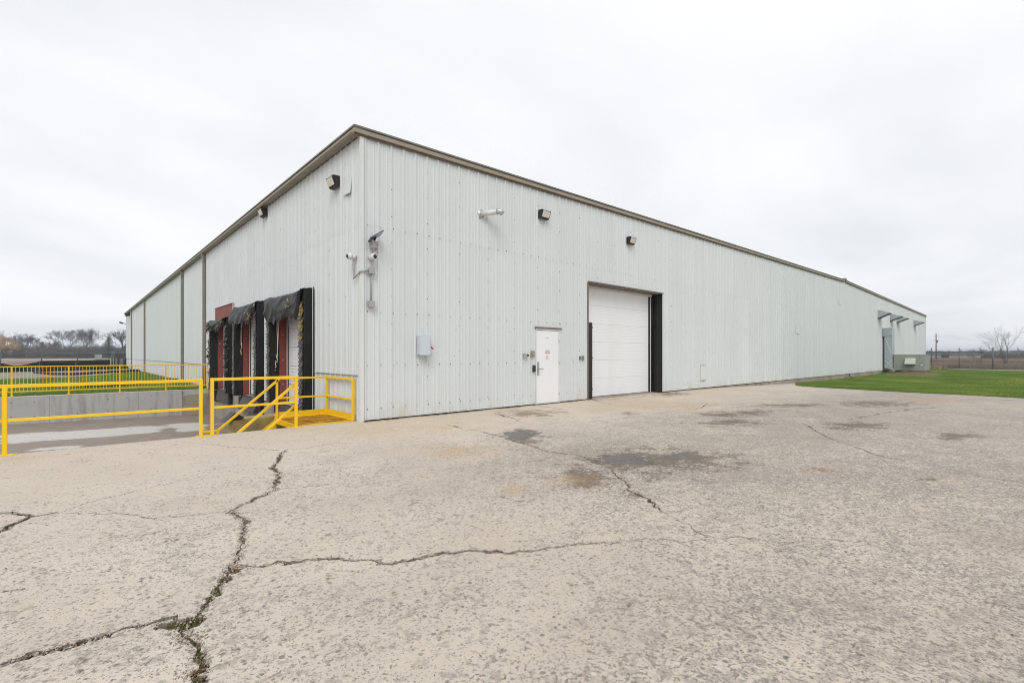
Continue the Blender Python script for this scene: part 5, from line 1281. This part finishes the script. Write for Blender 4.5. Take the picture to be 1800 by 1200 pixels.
# willow
b = at_depth(4, 630, 215); t = thing('willow_tree', (b.x, b.y, Z_LEFT), 'golden brown willow tree at the left picture edge', 'tree'); mb = MB(); mb.tube([(b.x, b.y, Z_LEFT), (b.x, b.y, 3), (b.x + .4, b.y, 6)], [.4, .3, .15], 8); obj('trunk', mb, M['bark'], t)
V_ = []; H_ = hpx(4, 590, 215, Z_LEFT)
clumps = []
for _ in range(46):
    a = random.uniform(0, 6.28); r_ = random.random() ** .5; clumps.append((b.x + 6.0 * r_ * math.cos(a), b.y + 6.0 * r_ * math.sin(a), H_ * (.98 - .45 * r_ * r_) * random.uniform(.55, 1.0), random.uniform(.5, 1.3)))
for _ in range(5200):
    cx, cy, cz, cr_ = random.choice(clumps); x, y, z = cx + random.gauss(0, cr_ * .6), cy + random.gauss(0, cr_ * .6), cz + random.gauss(-.2, cr_ * .35); L_ = random.uniform(.5, 2.2); w = random.uniform(.02, .045)
    dx_, dy_ = random.gauss(0, .35), random.gauss(0, .35)
    V_ += [(x - w, y + w * .6, z), (x + w, y - w * .6, z), (x + dx_, y + dy_, max(.3, z - L_))]
link('crown', arr_mesh('crown', np.array(V_), np.arange(len(V_)).reshape(-1, 3)), M['willow'], t)
# spruce
def spruce(px, ytop, d, rad, label):
    b = at_depth(px, 630, d); H_ = hpx(px, ytop, d, Z_LEFT); t = thing('spruce_tree', (b.x, b.y, Z_LEFT), label, 'tree', 'evergreens of the left tree line')
    mb = MB(); mb.tube([(b.x, b.y, Z_LEFT), (b.x, b.y, H_)], [.2, .03], 6); obj('trunk', mb, M['bark'], t); V_ = []
    for lv in range(20):
        f_ = lv / 19; z = 1.0 + (H_ - 1.2) * f_; R_ = rad * (1 - f_) ** .85 * random.uniform(.8, 1.1) + .15
        for k in range(11):
            a = random.uniform(0, 6.28); Rk = R_ * random.uniform(.7, 1.15)
            for q in range(16):
                s = q / 16 * random.uniform(.8, 1.1); c_ = Vector((b.x + Rk * s * math.cos(a), b.y + Rk * s * math.sin(a), z - .25 * Rk * s + .25 * s * s * Rk)); 
                for e in (0, 1):
                    l = random.uniform(.25, .5); o_ = Vector((random.gauss(0, 1), random.gauss(0, 1), random.gauss(-.3, .5))).normalized() * l; w = Vector((random.gauss(0, 1), random.gauss(0, 1), random.gauss(0, 1))).normalized() * .12
                    V_ += [c_ - w, c_ + w, c_ + o_]
    link('crown', arr_mesh('crown', np.array([tuple(v) for v in V_]), np.arange(len(V_)).reshape(-1, 3)), M['spruce'], t)
spruce(191, 592.5, 205, 5.2, 'dark green spruce standing right of the bare trees')
spruce(75, 601, 230, 3.0, 'low dark evergreen between the bare trees on the left')
spruce(35, 604, 220, 4.2, 'wide low evergreen bush beside the golden willow')
# brush line: one mass of shrubs, a tangle of upright twigs
def brush(name, label, x0, x1, d0, d1, hfun, num, mat, w=(.04, .12), z0=Z_LEFT):
    V_ = []
    for _ in range(num):
        px = random.uniform(x0, x1); d = random.uniform(d0, d1); b = at_depth(px, 630, d); h_ = hfun(px) * random.random() ** .6 * (.75 + .5 * random.random())
        z = z0 + random.random() * h_ * .75; L_ = h_ * random.uniform(.12, .45); ww = random.uniform(*w); a = random.gauss(0, .5) * L_; a2 = random.gauss(0, .4) * L_
        V_ += [(b.x - RT[0] * ww, b.y - RT[1] * ww, z), (b.x + RT[0] * ww + random.gauss(0, .05), b.y + RT[1] * ww + random.gauss(0, .05), z), (b.x + RT[0] * a + FW[0] * a2, b.y + RT[1] * a + FW[1] * a2, min(z + L_, z0 + h_ * 1.05))]
    return tag(link(name, arr_mesh(name, np.array(V_), np.arange(len(V_)).reshape(-1, 3)), mat), label, 'brush', kind='stuff')
def hb(px): return max(2.2, (6.4 + 1.8 * mnoise.noise(Vector((px * .05, 3, 0))) + .9 * mnoise.noise(Vector((px * .2, 7, 0)))))
brush('brush_wood', 'dense brown thicket under the bare trees across the left field', -80, 235, 215, 275, hb, 40000, M['brush'], (.05, .15))
# right: bare multi stemmed tree, utility pole, far woods
b = at_depth(1768, 640, 72); bare_tree('bare_tree', (b.x, b.y, -.3), hpx(1768, 569, 72, -.3), .72, 'bare pale tree with several stems behind the right fence', 77, M['bark_pale'], M['bark_pale'], 5, 4, None, trunk_r=.17, fork=.30, rmin=.007, nbs=((2, 3), (2, 2, 3), (2, 2)))
b = at_depth(1725, 640, 74); bare_tree('bare_shrub', (b.x, b.y, -.3), 3.1, 1.9, 'low spreading bare shrub left of the multi stemmed tree', 79, M['bark_pale'], M['bark_pale'], 4, 3, None, trunk_r=.06)
def upole(px, ytop, d, label, wires):
    b = at_depth(px, 640, d); H_ = hpx(px, ytop, d, -.3); t = thing('utility_pole', (b.x, b.y, -.3), label, 'utility pole', 'utility poles'); top = Vector((b.x, b.y, H_ - .3))
    mb = MB(); mb.tube([(b.x, b.y, -.4), tuple(top)], [.17, .12], 10); obj('pole', mb, M['wood_pole'], t, True)
    for k, w in ((.9, 1.0), (2.2, .8)):
        c_ = top - Vector((0, 0, k)); mb = MB(); mb.bar(c_ - Vector((RT[0], RT[1], 0)) * w, c_ + Vector((RT[0], RT[1], 0)) * w, .12); obj('cross_arm', mb, M['wood_pole'], t)
    mb = MB(); c_ = top - Vector((RT[0] * -.3, RT[1] * -.3, 2.9)); mb.tube([c_, c_ + Vector((0, 0, .8))], .2, 10); obj('transformer', mb, M['steel'], t)
    return top
t1 = upole(1645.5, 586, 150, 'wooden utility pole with cross arms right of the warehouse', True)
t2 = upole(1623.5, 596, 210, 'farther utility pole at the warehouse far gable corner', True)
t3 = at_depth(2050, 560, 120)
for k in range(3):
    a = t1 - Vector((0, 0, .85 + .7 * k)); b_ = t3 - Vector((0, 0, .85 + .7 * k)); m_ = a.lerp(b_, .5) - Vector((0, 0, 1.2))
    pts = [a * (1 - u) ** 2 + m_ * 2 * u * (1 - u) + b_ * u * u for u in [i / 12 for i in range(13)]]
    tag(obj('overhead_wire', MB().tube(pts, .012, 4), M['wire']), ('top', 'middle', 'lowest')[k] + ' one of the three thin overhead wires right of the utility pole', 'wire', 'overhead wires')
def hf(px): return 7.5 + 3.5 * mnoise.noise(Vector((px * .06, 1, 0))) + 2 * mnoise.noise(Vector((px * .35, 5, 0)))
brush('far_woods', 'hazy far woods along the horizon right of the warehouse', 1590, 1900, 640, 760, hf, 16000, M['farwood'], (.5, 1.6), -.3)
brush('shrub_row', 'dark shrubs on the field behind the right fence', 1725, 1830, 190, 215, lambda px: 2.6 + 1.2 * mnoise.noise(Vector((px * .1, 2, 0))), 2600, M['farwood'], (.10, .3), -.3)
brush('shrub_row', 'small dark shrub clump on the field right of the utility pole', 1655, 1668, 230, 240, lambda px: 2.8, 500, M['farwood'], (.10, .3), -.3)
brush('far_woods', 'far woods along the horizon left of the warehouse', -80, 240, 420, 520, lambda px: 6.5 + 2.5 * mnoise.noise(Vector((px * .08, 9, 0))), 9000, M['farwood'], (.3, .9))

# ================================================================== hazy air
hz = NT('hazy_air'); hz.t.nodes.remove(hz.b); pv_ = hz.t.nodes.new('ShaderNodeVolumePrincipled'); pv_.inputs['Color'].default_value = (.80, .88, 1.0, 1); pv_.inputs['Density'].default_value = .0006; pv_.inputs['Anisotropy'].default_value = 0
hz.t.links.new(pv_.outputs[0], hz.out.inputs['Volume'])
mb = MB(); mb.box(-2600, -1600, -3.0, 2600, 2600, 24)
HAZE = True
if HAZE: tag(obj('haze', mb, hz.m), 'thin pale haze over the fields', 'haze', kind='stuff')
